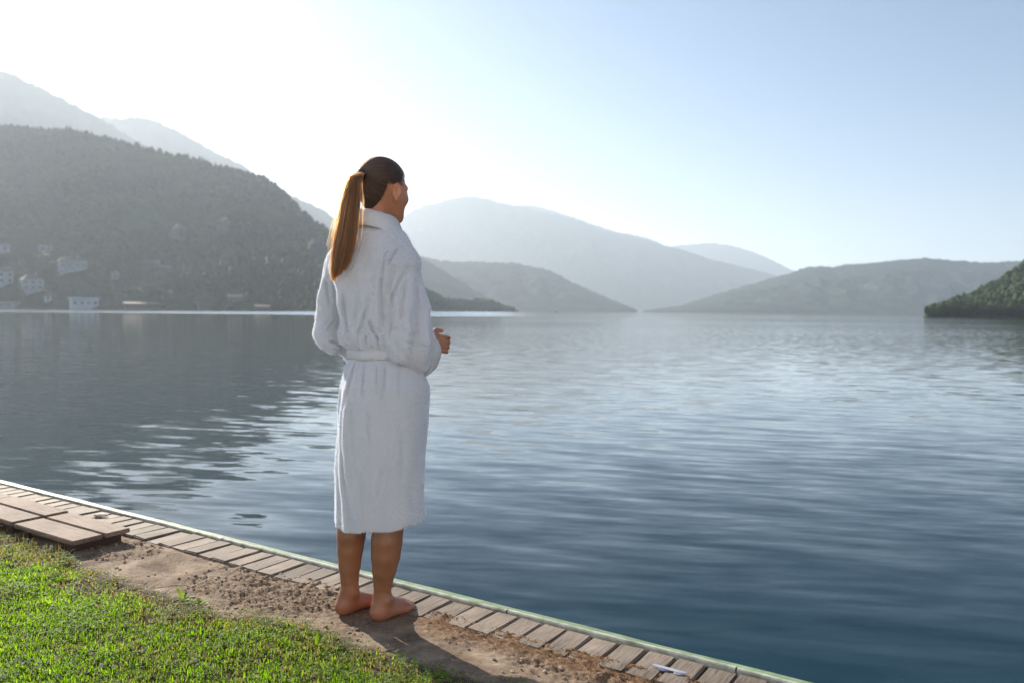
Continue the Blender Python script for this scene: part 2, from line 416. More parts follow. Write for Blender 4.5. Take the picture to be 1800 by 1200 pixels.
def foliage_mat(name, cols, transl=0.25):
    m_, nt, bs, out = mat_new(name)
    a = N(nt, 'ShaderNodeAttribute', attribute_name='tint')
    col = ramp(nt, a.outputs['Fac'], [(i / (len(cols) - 1), c) for i, c in enumerate(cols)])
    nt.links.new(col, bs.inputs['Base Color']); bs.inputs['Roughness'].default_value = 0.8; bs.inputs['Specular IOR Level'].default_value = 0.15
    if transl:
        tr = N(nt, 'ShaderNodeBsdfTranslucent'); nt.links.new(col, tr.inputs[0])
        mx = N(nt, 'ShaderNodeMixShader'); mx.inputs[0].default_value = transl
        nt.links.new(bs.outputs[0], mx.inputs[1]); nt.links.new(tr.outputs[0], mx.inputs[2]); nt.links.new(mx.outputs[0], out.inputs[0])
    return m_
M['forest'] = foliage_mat('forest_foliage', [(0.022, 0.035, 0.014), (0.03, 0.048, 0.018), (0.04, 0.06, 0.022), (0.042, 0.05, 0.024)], 0.0)
M['headland_leaf'] = foliage_mat('headland_foliage', [(0.03, 0.05, 0.018), (0.05, 0.08, 0.025), (0.08, 0.115, 0.035)], 0.15)

# houses first (so the wood can leave them clear): u, v of base, width px, wall height px
HOUSES = [
    # u, v_base, w, h, roof, kind, label
    (3, 501, 26, 20, 8, 'gable', 'reddish brown trimmed house cut by the left picture edge, above the lake shore'),
    (54, 505, 32, 17, 11, 'hip', 'pale two storey house with broad hipped roof on the left hillside'),
    (126, 470, 42, 14, 8, 'hip', 'wide house with long balcony, highest of the large houses on the left slope'),
    (143, 539, 42, 13, 3, 'flat', 'white flat roofed boathouse building at the left waterline'),
    (263, 471, 26, 6, 6, 'gable', 'low grey roofed house in the trees halfway along the left hill'),
    (290, 478, 18, 7, 4, 'gable', 'small shed with light wall just right of the low grey roofed house'),
    (201, 492, 11, 8, 4, 'gable', 'tiny pale hut alone among trees between balcony house and grey roofed house'),
    (247, 539, 60, 3, 3, 'gable', 'long low grey building on the shore right of the white boathouse'),
    (414, 530, 22, 5, 4, 'gable', 'small light roofed cottage set back from the shore left of the woman'),
    (362, 541, 26, 4, 2, 'flat', 'low flat shore pavilion below the light roofed cottage'),
    (461, 542, 24, 3, 3, 'gable', 'small boat shed at the waterline nearest the woman on the left shore'),
    (80, 532, 10, 8, 4, 'gable', 'tiny white shore hut left of the white boathouse'),
    (10, 540, 34, 4, 2, 'flat', 'low lilac grey shore building at the left picture edge'),
    (78, 432, 20, 6, 4, 'gable', 'faint small farmhouse high on the left hillside'),
    (3, 438, 16, 10, 4, 'gable', 'faint pale house high on the slope at the left picture edge'),
]
hpos = []
for h_ in HOUSES:
    p, t = hill_at('hill', h_[0], h_[1]); hpos.append((p, t))
def scatter(name, n, u0, u1, keep):
    U, t, V = HILLS[name]; i0, i1 = np.searchsorted(U, [u0, u1]); jm = np.searchsorted(t, 1.02)
    i = i0 + rng.random(n) * (i1 - i0 - 1.01); j = 1 + (rng.random(n) ** 0.85) * (jm - 2.01)
    ii, jj = i.astype(int), j.astype(int); fi, fj = (i - ii)[:, None], (j - jj)[:, None]
    P = (V[jj, ii] * (1 - fi) + V[jj, ii + 1] * fi) * (1 - fj) + (V[jj + 1, ii] * (1 - fi) + V[jj + 1, ii + 1] * fi) * fj
    uu = U[ii]; tt = t[jj]
    return P[keep(uu, tt, P)]
def keep_b(uu, tt, P):
    k = np.ones(len(uu), bool)
    for h_, (p, t) in zip(HOUSES, hpos):
        k &= ~((np.abs(uu - h_[0]) < h_[2] / 2 + 3) & (P[:, 1] < p[1] + 9) & (P[:, 1] > p[1] - 26))
        k &= ~((np.abs(uu - h_[0]) < h_[2] * 0.5 + 2) & (np.abs(P[:, 1] - p[1]) < 9))
    k &= fbm(P[:, 0] * 0.01, P[:, 1] * 0.01, 0, 2, 77) > -0.55
    return k
shp = tree_shapes(15)
pts = scatter('hill', 14000, -260, 905, keep_b); pts[:, 2] -= 0.8
crestpts = scatter('hill', 6000, -260, 720, lambda u, t, P: t > 0.955)[:700]
f_o = forest('hill_forest', np.concatenate([pts, crestpts]), 3.0, 6.6, M['forest'], shp)
tag(f_o, 'dense dark wood covering the steep hill on the left shore', 'forest', kind='stuff')
pts = scatter('headland', 2600, 1628, 2150, lambda u, t, P: t > 0.04); pts[:, 2] -= 0.5
g_o = forest('headland_forest', pts, 3.2, 6.4, M['headland_leaf'], shp)
tag(g_o, 'dense green wood covering the small headland at the right', 'forest', kind='stuff')

# ---- individual trees by the water
def leafy_crown(seed, rx, rz, n, size, cz, lean=0.0):
    r_ = np.random.default_rng(seed)
    cl = r_.normal(size=(9, 3)); cl /= np.linalg.norm(cl, axis=1)[:, None]; cl *= np.array([rx, rx, rz]) * 0.55
    cl[:, 2] += cz
    k = r_.integers(0, 9, n); d = r_.normal(size=(n, 3)); d /= np.linalg.norm(d, axis=1)[:, None]
    rad = (0.55 + 0.45 * r_.random(n))[:, None] * np.array([rx, rx, rz]) * 0.55
    c = cl[k] + d * rad
    a = r_.normal(size=(n, 3)); a /= np.linalg.norm(a, axis=1)[:, None]; b = np.cross(a, d + 0.01); b /= np.linalg.norm(b, axis=1)[:, None]
    s = size * (0.6 + 0.8 * r_.random(n))[:, None]
    V = np.stack([c - a*s - b*s*0.6, c + a*s - b*s*0.5, c + a*s*0.8 + b*s*0.7, c - a*s*0.9 + b*s*0.5], 1).reshape(-1, 3)
    return V, np.arange(4 * n).reshape(-1, 4), np.repeat(r_.random(n), 4)
def trunk_mesh(h, r, seed):
    r_ = np.random.default_rng(seed); bm = bmesh.new()
    def seg(p0, p1, r0, r1, n=6):
        d = (Vector(p1) - Vector(p0)); q = d.to_track_quat('Z', 'Y'); rings = []
        for p, rr in ((p0, r0), (p1, r1)):
            rings.append([bm.verts.new(Vector(p) + q @ Vector((math.cos(a*6.283/n)*rr, math.sin(a*6.283/n)*rr, 0))) for a in range(n)])
        for a in range(n): bm.faces.new([rings[0][a], rings[0][(a+1) % n], rings[1][(a+1) % n], rings[1][a]])
    seg((0, 0, -1.0), (0.1 * r, 0, h * 0.5), r, r * 0.6); seg((0.1 * r, 0, h * 0.5), (0, 0.1, h), r * 0.6, r * 0.25)
    for q in range(5):
        an = r_.random() * 6.283; z = h * (0.35 + 0.1 * q)
        seg((0, 0, z), (math.cos(an) * h * 0.3, math.sin(an) * h * 0.3, z + h * 0.25), r * 0.4, r * 0.12, 5)
    me = bpy.data.meshes.new('trunk'); bm.to_mesh(me); bm.free(); return me
M['bark'] = simple('tree_bark', [(0.05, 0.04, 0.03), (0.11, 0.09, 0.07)], 3, 0.9)
tree_protos = []
for k in range(4):
    o = mesh_np('crown', *(lambda q: (q[0], q[1]))(leafy_crown(100 + k, 2.0 + 0.3 * (k % 2), 2.7, 520, 0.30, 3.3)), M['headland_leaf'])
    o.data.attributes.new('tint', 'FLOAT', 'POINT').data.foreach_set('value', leafy_crown(100 + k, 2, 2.7, 520, 0.3, 3.3)[2].astype(np.float32))
    tm = trunk_mesh(4.2, 0.16, 200 + k); tm.materials.append(M['bark'])
    tree_protos.append((o.data, tm)); bpy.data.objects.remove(o)
def place_tree(name, p, s, k, label, group, rz):
    e = empty(name, p, rz); e.scale = s
    tag(e, label, 'tree', group)
    link(bpy.data.objects.new('crown', tree_protos[k][0]), e); link(bpy.data.objects.new('trunk', tree_protos[k][1]), e)
    return e
r_ = np.random.default_rng(5)
ORD = ['first', 'second', 'third', 'fourth', 'fifth', 'sixth', 'seventh', 'eighth', 'ninth', 'tenth', 'eleventh', 'twelfth', 'thirteenth', 'fourteenth', 'fifteenth', 'sixteenth', 'seventeenth', 'eighteenth', 'nineteenth', 'twentieth', 'twenty-first']
for i, u in enumerate(np.concatenate([np.arange(1632, 1815, 9.0), np.arange(1640, 1815, 13.0)])):
    row = 0 if i < 21 else 1
    U, t, V = HILLS['headland']; ci = int(np.argmin(np.abs(U - u)))
    p = V[2 if row == 0 else 7, ci]
    sc = (0.75 + 0.45 * r_.random()) * (0.8 if u < 1650 else 1.0)
    place_tree('headland_tree', (p[0], p[1], p[2] - 0.1), (sc * 0.95, sc * 0.95, sc * (0.85 + 0.3 * r_.random())), i % 4,
               '%s rounded tree from the tip in the %s row of the wooded headland' % (ORD[i if row == 0 else i - 21], 'shoreline' if row == 0 else 'second'), 'trees along the headland shore', r_.random() * 6)
far_row = [(762, 27), (775, 22), (787, 17), (800, 14), (813, 15), (826, 19), (838, 24), (850, 22), (862, 21), (874, 17)]
for i, (u, hp) in enumerate(far_row):
    y = 905.0; q = pd(u, 546, y); s = hp / FPX * y / 5.6
    place_tree('lakeside_tree', (q[0], y, WATER_Z + 0.2), (s * 1.15, s * 1.15, s), i % 4,
               '%s dark tree from the woman in the distant lakeside row' % ORD[i], 'trees in the lakeside row beyond the woman', r_.random() * 6)
# the low spit they stand on
sp = np.array([pd(u, 546, y) for y in (885, 930) for u in np.linspace(735, 884, 12)])
sp[:, 2] = WATER_Z + 0.25
nn = 12
side = sp[:nn].copy(); side[:, 2] = WATER_Z - 1
tag(mesh_np('shore_spit', np.concatenate([side, sp]), grid_faces(3, nn), M['wooded']), kind='structure')

# ---- houses on the left shore
M['wall'] = simple('house_render', [(0.34, 0.335, 0.33), (0.46, 0.455, 0.445)], 0.5, 0.9)
M['roof'] = simple('roof_tiles', [(0.09, 0.06, 0.05), (0.15, 0.10, 0.085)], 1.5, 0.8)
M['redwood'] = simple('red_brown_timber', [(0.25, 0.10, 0.07), (0.38, 0.17, 0.12)], 1.0, 0.8)
M['glass'] = simple('dark_window_glass', [(0.02, 0.025, 0.03), (0.03, 0.035, 0.04)], 1, 0.15, spec=0.6)
M['whitewall'] = simple('bright_white_render', [(0.55, 0.55, 0.55), (0.65, 0.65, 0.65)], 0.5, 0.85)
for (u, v, wpx, hpx, rpx, kind, lab), (p, t) in zip(HOUSES, hpos):
    k = p[1] / FPX; w, hh, rh = wpx * k, hpx * k, rpx * k; dep = min(w * 0.8, 10.0)
    e = empty('house', (p[0], p[1], p[2]), math.atan2(-p[0], p[1]) + 0.15)
    tag(e, lab, 'house' if 'boathouse' not in lab else 'building', 'houses on the left shore')
    wm = M['roof'] if u > 240 else M['whitewall'] if ('white' in lab and 'right of' not in lab) else M['wall']
    box('wall', (0, 0, hh / 2 - 3), (w, dep, hh + 6), wm, e)
    bm = bmesh.new(); ov = 0.5; X_, Y_ = w / 2 + ov, dep / 2 + ov
    if kind == 'flat':
        bm_box(bm, (0, 0, hh + rh / 2), (2 * X_, 2 * Y_, rh))
    else:
        inset = min(X_, Y_) * (0.9 if kind == 'hip' else 0.0)
        vs_ = [bm.verts.new(q) for q in ((-X_, -Y_, hh), (X_, -Y_, hh), (X_, Y_, hh), (-X_, Y_, hh), (-X_ + inset, 0, hh + rh), (X_ - inset, 0, hh + rh))]
        for f in ((0, 1, 5, 4), (2, 3, 4, 5), (1, 2, 5), (3, 0, 4), (3, 2, 1, 0)): bm.faces.new([vs_[q] for q in f])
    ro = bm_obj('roof', bm, M['roof'] if kind != 'flat' else wm, e)
    if hpx >= 8 and kind != 'flat': box('chimney', (w * 0.2, 0.3, hh + rh * 0.7), (0.9, 0.9, rh * 0.9), M['wall'], ro)
    ns = 2 if hpx > 14 else 1; nw = max(1, int(w / 3.6))
    for s_ in range(ns):
        for q in range(nw):
            x = (q + 0.5) / nw * w - w / 2
            wi = box('window', (x, -dep / 2 - 0.03, hh * (s_ + 0.5) / ns), (min(1.6, w / nw * 0.5), 0.12, min(1.7, hh / ns * 0.55)), M['redwood'] if 'reddish' in lab else M['wall'], e)
            box('pane', (x, -dep / 2 - 0.10, hh * (s_ + 0.5) / ns), (min(1.3, w / nw * 0.42), 0.04, min(1.4, hh / ns * 0.45)), M['glass'], wi)
    if 'balcony' in lab:
        bo = box('balcony', (0, -dep / 2 - 0.9, hh * 0.48), (w * 0.95, 1.8, 0.3), M['wall'], e)
        box('railing', (0, -dep / 2 - 1.75, hh * 0.48 + 0.55), (w * 0.95, 0.08, 0.8), M['wall'], bo)
    if 'reddish' in lab:
        for sx_ in (-1, 1): box('corner_post', (sx_ * w / 2, -dep / 2 - 0.1, hh / 2 - 1), (0.9, 0.4, hh + 2), M['redwood'], e)
# pale rock faces
M['rock'] = simple('pale_rock', [(0.06, 0.065, 0.06), (0.11, 0.11, 0.11)], 0.4, 0.9, 0.6, bdist=0.5)
for (u, v, s, lab) in ((568, 455, 13, 'pale rock outcrop on the dark hillside beside the ponytail'), (318, 423, 9, 'small grey rock outcrop among trees in the middle of the left hill'),
                       (395, 405, 7, 'faint rock outcrop on the upper left hill slope')):
    p, t = hill_at('hill', u, v); k = 0.8
    v_ = IV * np.array([s * 0.8, s * 0.5, s * 1.0]) * (1 + 0.5 * fbm(IV[:, 0]*1.5 + u, IV[:, 1]*1.5, IV[:, 2]*1.5, 3, 9))[:, None]
    tag(mesh_np('rock_outcrop', v_ + p + np.array([0, -4, 4.0]), IF, M['rock'], origin=p), lab, 'rock')
# boats
M['boat'] = simple('boat_white', [(0.6, 0.6, 0.6), (0.8, 0.8, 0.8)], 1, 0.4)
M['boat_dark'] = simple('boat_dark', [(0.05, 0.05, 0.06), (0.1, 0.1, 0.12)], 1, 0.5)
def boat(u, y, L_, mt, lab):
    q = pd(u, 547, y); e = empty('rowing_boat', (q[0], y, WATER_Z), 0.2); tag(e, lab, 'boat')
    n = 9; prof = []
    for i in range(n):
        t = i / (n - 1); x = (t - 0.5) * L_; hw = L_ * 0.15 * math.sin(math.pi * min(1, 0.15 + 0.85 * (1 - t))) ** 0.7 * (1 if i < n - 1 else 0.05)
        zt = 0.12 * L_ * (0.8 + 0.5 * t * t)
        prof.append([(x, -hw, zt), (x, -hw * 0.7, 0.02), (x, 0, -0.15), (x, hw * 0.7, 0.02), (x, hw, zt), (x, hw * 0.85, zt * 0.9), (x, 0, 0.05), (x, -hw * 0.85, zt * 0.9)])
    mesh_np('hull', np.array(prof).reshape(-1, 3), grid_faces(n, 8, True), mt, e, smooth=True)
    box('thwart', (0, 0, 0.08 * L_), (0.25, L_ * 0.24, 0.05), M['darkwood'], e)
    box('cabin', (-L_ * 0.1, 0, 0.17 * L_), (L_ * 0.3, L_ * 0.2, 0.14 * L_), mt, e)
boat(103, 560, 7.0, M['boat'], 'tiny white boat moored off the left shore below the houses')
boat(978, 1000, 7.0, M['boat_dark'], 'tiny dark boat far out in front of the middle mountains')

# ================================================================== THE BANK
# ---- lawn edge and strip of broken concrete, in quay coordinates (a along the edge, b inland)
LAWN_A = np.array([-3.0, 0.0, 0.4, 0.76, 1.0, 1.145, 1.366, 1.538, 1.757, 1.92, 2.15, 2.4, 2.7, 3.03, 3.34, 3.8, 4.3, 6.0])
LAWN_B = np.array([0.40, 0.47, 0.50, 0.52, 0.56, 0.557, 0.545, 0.54, 0.56, 0.62, 0.616, 0.628, 0.621, 0.612, 0.60, 0.60, 0.60, 0.60])
def lawn_b(a): return np.interp(a, LAWN_A, LAWN_B) + 0.03 * fbm(np.asarray(a) * 7, 0.5, 0, 3, 3)
def soil_b(a): return 0.165 + 0.022 * fbm(np.asarray(a) * 5, 2.5, 0, 4, 8) + 0.02 * sstep(1.8, 3.0, a)
def bank_z(a, b):
    a = np.asarray(a, float); b = np.asarray(b, float)
    lb = lawn_b(a); sb = soil_b(a)
    lump = fbm(a * 9, b * 9, 0, 4, 21); fine = fbm(a * 38, b * 38, 0.3, 4, 31, 0.6); grit = vn(a * 130, b * 130, 0, 5)
    gravel = np.clip(sstep(2.45, 2.0, a) * sstep(1.25, 1.5, a) + sstep(0.9, 0.4, a) * 0.5 + 0.55 * sstep(0.0, 0.30, fbm(a * 3, b * 6, 0, 3, 44)), 0, 1)
    smooth_ = sstep(0.02, 0.16, lb - b) 
    gravel = gravel * (0.35 + 0.65 * smooth_)
    moss = sstep(1.55, 1.2, a) * sstep(0.37 + 0.05 * lump, 0.26, b)
    z = -0.006 + 0.006 * lump + gravel * (0.016 * fine + 0.009 * np.abs(grit) + 0.006 * lump) + moss * (0.007 + 0.006 * fine + 0.003 * grit) + 0.0016 * grit
    cr = np.abs(fbm(a * 3.1 + 5, b * 3.1, 0, 4, 61)); z -= 0.009 * sstep(0.035, 0.0, cr) * sstep(1.8, 2.6, a)
    z += sstep(lb - 0.04, lb + 0.06, b) * (0.012 + 0.006 * fine)
    z -= sstep(sb + 0.015, sb - 0.012, b) * 0.05
    # trodden flat under the feet
    w = np.exp(-(((a - 1.48) / 0.17) ** 4 + ((b - 0.30) / 0.17) ** 4)); z = z * (1 - w) + (-0.004 + 0.003 * fine) * w
    return z, gravel, moss
na, nb = 860, 300
aa = np.linspace(-1.6, 5.6, na); bb = np.concatenate([np.linspace(0.10, 0.75, 190), np.linspace(0.755, 1.74, nb - 190)])
Ag, Bg = np.meshgrid(aa, bb, indexing='ij')
Zg, Gr, Mo = bank_z(Ag, Bg)
P2 = QB + Ag[..., None] * QD + Bg[..., None] * QN
V = np.concatenate([P2, Zg[..., None]], -1).reshape(-1, 3)
def bank_mat():
    m_, nt, bs, out = mat_new('bank_soil')
    L = nt.links
    geo = N(nt, 'ShaderNodeNewGeometry'); pos = geo.outputs['Position']
    g = N(nt, 'ShaderNodeAttribute', attribute_name='gravel'); mo = N(nt, 'ShaderNodeAttribute', attribute_name='moss'); lw = N(nt, 'ShaderNodeAttribute', attribute_name='lawn')
    n1 = noise(nt, 6, 6, 0.65, vec=pos); n2 = noise(nt, 70, 4, 0.7, vec=pos); n3 = noise(nt, 260, 2, 0.6, vec=pos)
    conc = ramp(nt, n1.outputs['Fac'], [(0.34, (0.105, 0.072, 0.047)), (0.5, (0.225, 0.165, 0.115)), (0.64, (0.34, 0.265, 0.195))])
    grav = ramp(nt, n2.outputs['Fac'], [(0.3, (0.075, 0.05, 0.032)), (0.5, (0.19, 0.135, 0.09)), (0.72, (0.35, 0.27, 0.19))])
    moss = ramp(nt, n2.outputs['Fac'], [(0.3, (0.07, 0.038, 0.02)), (0.5, (0.17, 0.095, 0.05)), (0.72, (0.29, 0.18, 0.10))])
    soil = ramp(nt, n2.outputs['Fac'], [(0.3, (0.03, 0.022, 0.013)), (0.7, (0.09, 0.065, 0.04))])
    def mixc(f, a, b):
        x = N(nt, 'ShaderNodeMix', data_type='RGBA'); L.new(f, x.inputs[0]); L.new(a, x.inputs[6]); L.new(b, x.inputs[7]); return x.outputs[2]
    c = mixc(g.outputs['Fac'], conc, grav); c = mixc(mo.outputs['Fac'], c, moss); c = mixc(lw.outputs['Fac'], c, soil)
    # fine speckle of sand grains
    sp = N(nt, 'ShaderNodeMix', data_type='RGBA', blend_type='OVERLAY'); sp.inputs[0].default_value = 0.55
    L.new(c, sp.inputs[6]); L.new(n3.outputs['Fac'], sp.inputs[7])
    L.new(sp.outputs[2], bs.inputs['Base Color'])
    bs.inputs['Roughness'].default_value = 0.9; bs.inputs['Specular IOR Level'].default_value = 0.25
    bump(nt, bs, n3.outputs['Fac'], 0.7, 0.004)
    return m_
M['bank'] = bank_mat()
bank = tag(mesh_np('bank_soil', V, grid_faces(na, nb)[:, ::-1], M['bank'], smooth=True), kind='structure')
attr(bank, 'gravel', Gr.ravel()); attr(bank, 'moss', Mo.ravel())
LB = lawn_b(Ag); attr(bank, 'lawn', sstep(LB - 0.03, LB + 0.04, Bg + 0.03 * fbm(Ag * 15, Bg * 15, 0, 3, 9)).ravel())

# ---- quay wall, plank walk, white edge strip, green beam
QROT = math.atan2(QD[1], QD[0])
qe = empty('quay_wall', ab2w(0, 0)); qe.rotation_euler = (0, 0, QROT)
tag(qe, 'weathered plank edged quay with white strip and green beam along the water', 'quay')
# local frame: x = a, y = b * sgn
SG = 1.0 if (np.array([-math.sin(QROT), math.cos(QROT)]) @ QN) > 0 else -1.0
box('concrete_wall', (9, SG * 0.24, -0.56), (44, 0.40, 0.95), M['quay'], qe)
def long_strip(name, a0, a1, b, w, z, h, mat, seed, wob=0.002, bev=0.004):
    n = int((a1 - a0) / 0.06); xs = np.linspace(a0, a1, n)
    prof = [(-w/2, -h/2), (-w/2, h/2 - bev), (-w/2 + bev, h/2), (w/2 - bev, h/2), (w/2, h/2 - bev), (w/2, -h/2)]
    V_ = np.array([[(x, SG * (b + p[0] + wob * fbm(x * 3, q * 0.3, 0, 3, seed)), z + p[1] + wob * 0.8 * fbm(x * 4, q * 0.3, 5, 3, seed)) for q, p in enumerate(prof)] for x in xs])
    return mesh_np(name, V_.reshape(-1, 3), grid_faces(n, len(prof), True), mat, qe, smooth=False)
JA = [-1.6, 0.18, 1.06, 2.75, 4.6, 6.5]
for i in range(len(JA) - 1):
    long_strip('edge_strip', JA[i] + 0.003, JA[i+1] - 0.003, 0.024, 0.020, 0.000 + 0.001 * (i % 2), 0.022, M['trim'], 70 + i)
long_strip('edge_strip', 6.51, 30, 0.024, 0.020, 0.0, 0.022, M['trim'], 79)
long_strip('green_beam', -2.0, 30, -0.012, 0.050, -0.043, 0.088, M['algae'], 91, 0.003, 0.010)
pl_me = []
for k in range(6):
    bm = bmesh.new(); bm_box(bm, (0, SG * 0.145, 0), (0.096, 0.20, 0.03), 0.004)
    rr = np.random.default_rng(k)
    for v in bm.verts:
        v.co.z += (rr.random() - 0.5) * 0.003; v.co.x += (rr.random() - 0.5) * 0.004; v.co.y += (rr.random() - 0.5) * 0.004
    me = bpy.data.meshes.new('plank'); bm.to_mesh(me); bm.free(); me.materials.append(M['plank']); pl_me.append(me)
rr = np.random.default_rng(12)
for i in range(-14, 62):
    o = bpy.data.objects.new('plank', pl_me[(i * 7) % 6]); link(o, qe)
    o.location = (0.271 + 0.1035 * (i + 0.5) + (rr.random() - 0.5) * 0.004, 0, -0.012 + (rr.random() - 0.5) * 0.006)
    o.rotation_euler = ((rr.random() - 0.5) * 0.03, (rr.random() - 0.5) * 0.05, (rr.random() - 0.5) * 0.025)
    o.scale = (0.97 + rr.random() * 0.03, 1, 1)
far_b = box('far_planks', (18.4, SG * 0.145, -0.012), (23, 0.20, 0.028), M['plank'], qe); far_b['kind'] = 'stuff'

# ---- two low wooden platforms
def platform(a0, a1, top, tilt, lab):
    e = empty('wooden_platform', ab2w((a0 + a1) / 2, 0.42, 0)); e.rotation_euler = (0, 0, QROT)
    tag(e, lab, 'platform', 'low wooden platforms on the bank')
    Lh = (a1 - a0)
    for (b0, b1) in ((0.280, 0.404), (0.420, 0.564)):
        o = box('board', (0, SG * ((b0 + b1) / 2 - 0.42), top - 0.011), (Lh, b1 - b0, 0.022), M['board'], e, 0.0035)
        o.rotation_euler = (tilt * 0.5, tilt, 0)
    for x in (-Lh / 2 + 0.07, Lh / 2 - 0.07):
        box('support', (x, 0, (top - 0.024) / 2 - 0.012), (0.055, 0.24, top), M['darkwood'], e, 0.003)
    for s_ in (-1, 1):
        box('side_rail', (0, s_ * 0.095, top - 0.038), (Lh - 0.10, 0.025, 0.030), M['darkwood'], e, 0.002)
platform(3.13, 3.68, 0.060, 0.004, 'low two board wooden platform nearest the woman, casting shadow on the concrete')
platform(3.70, 4.28, 0.066, -0.003, 'second low two board wooden platform, partly cut by the left picture edge')
platform(4.30, 4.88, 0.062, 0.002, 'third low wooden platform, its far corner just showing at the left picture edge')

# ---- small things lying on the planks
M['shell'] = simple('pale_plaster', [(0.5, 0.46, 0.4), (0.75, 0.7, 0.62)], 60, 0.8, 0.4, bdist=0.002)
p = at(176, 907, 0.004)
v_ = IV * np.array([0.035, 0.02, 0.010]) * (1 + 0.6 * fbm(IV[:, 0] * 2, IV[:, 1] * 2, IV[:, 2] * 2, 3, 2))[:, None]
tag(mesh_np('mortar_crumb', v_ + np.array([p[0], p[1], 0.012]), IF, M['shell'], origin=(p[0], p[1], 0)), 'pale flat crumb of mortar lying on the planks beside the platforms', 'stone')
M['blue'] = simple('pale_blue_plastic', [(0.42, 0.45, 0.56), (0.6, 0.63, 0.74)], 40, 0.45)
M['bluedk'] = simple('slate_blue_plastic', [(0.15, 0.17, 0.30), (0.2, 0.23, 0.36)], 40, 0.5)
p0, p1 = at(1145, 1166, 0.012), at(1208, 1183, 0.012)
cl = empty('plastic_clip', ((p0[0] + p1[0]) / 2, (p0[1] + p1[1]) / 2, 0.0), math.atan2(p1[1] - p0[1], p1[0] - p0[0])); Lc = np.linalg.norm(p1 - p0)
tag(cl, 'slender pale blue plastic clip lying across the planks by the water', 'clip')
def blade(name, x0, x1, w, z, mat, dy=0.0):
    n = 9; V_ = []
    for i in range(n):
        t = i / (n - 1); hw = w * math.sin(math.pi * (0.04 + 0.92 * t)) ** 0.6; x = x0 + (x1 - x0) * t
        V_ += [(x, dy - hw, z), (x, dy, z + 0.004), (x, dy + hw, z), (x, dy, z - 0.003)]
    return mesh_np(name, np.array(V_), grid_faces(n, 4, True), mat, cl, smooth=False)
blade('shaft', -Lc/2, Lc/2, 0.008, 0.012, M['blue']); blade('lower_jaw', -Lc * 0.30, -0.0, 0.006, 0.008, M['bluedk'], -0.011); blade('lower_jaw', 0.02, Lc * 0.42, 0.008, 0.008, M['bluedk'], -0.010)

# ---- loose stones
def stones():
    n = 5200; a = -0.6 + 5 * rng.random(n); b = 0.15 + 0.5 * rng.random(n)
    z, g, mo = bank_z(a, b)
    k = (rng.random(n) < np.clip(g * 1.1 + 0.10 - mo * 0.9, 0.02, 1)) & (b < lawn_b(a) + 0.02) & (b > soil_b(a)) & ~((np.abs(a - 1.48) < 0.15) & (np.abs(b - 0.3) < 0.16))
    a, b, z = a[k], b[k], z[k]; n = len(a)
    s = 0.0022 + 0.0075 * rng.random(n) ** 3
    VV = []
    for i in range(n):
        q = IV1 * (1 + 0.5 * (rng.random((len(IV1), 1)) - 0.5)) * np.array([1, 0.6 + 0.5 * rng.random(), 0.55]) * s[i]
        an = rng.random() * 6.28; c_, s_ = math.cos(an), math.sin(an)
        VV.append(np.stack([q[:, 0]*c_ - q[:, 1]*s_, q[:, 0]*s_ + q[:, 1]*c_, q[:, 2]], 1) + ab2w(a[i], b[i], z[i] + s[i] * 0.25))
    Fs = (IF1[None] + (np.arange(n) * len(IV1))[:, None, None]).reshape(-1, 3)
    o = mesh_np('gravel', np.concatenate(VV), Fs, M['stone']); attr(o, 'tint', np.repeat(rng.random(n), len(IV1))); return o
M['stone'] = foliage_mat('gravel_stone', [(0.13, 0.09, 0.065), (0.25, 0.185, 0.14), (0.40, 0.33, 0.26)], 0.0)
tag(stones(), 'loose gravel and grit on the broken concrete strip', 'gravel', kind='stuff')

# ---- grass
def grass_mat(name, stops, transl=0.6):
    m_, nt, bs, out = mat_new(name)
    a = N(nt, 'ShaderNodeAttribute', attribute_name='tint')
    col = ramp(nt, a.outputs['Fac'], stops)
    nt.links.new(col, bs.inputs['Base Color']); bs.inputs['Roughness'].default_value = 0.6; bs.inputs['Specular IOR Level'].default_value = 0.2
    hs = N(nt, 'ShaderNodeHueSaturation'); hs.inputs['Value'].default_value = 2.2; hs.inputs['Saturation'].default_value = 1.1; nt.links.new(col, hs.inputs['Color'])
    tr = N(nt, 'ShaderNodeBsdfTranslucent'); nt.links.new(hs.outputs[0], tr.inputs[0])
    mx = N(nt, 'ShaderNodeMixShader'); mx.inputs[0].default_value = transl
    nt.links.new(bs.outputs[0], mx.inputs[1]); nt.links.new(tr.outputs[0], mx.inputs[2]); nt.links.new(mx.outputs[0], out.inputs[0])
    return m_
M['grass'] = grass_mat('lawn_grass', [(0.0, (0.17, 0.12, 0.06)), (0.12, (0.17, 0.16, 0.05)), (0.3, (0.085, 0.15, 0.018)), (0.7, (0.155, 0.27, 0.028)), (1.0, (0.28, 0.39, 0.055))])
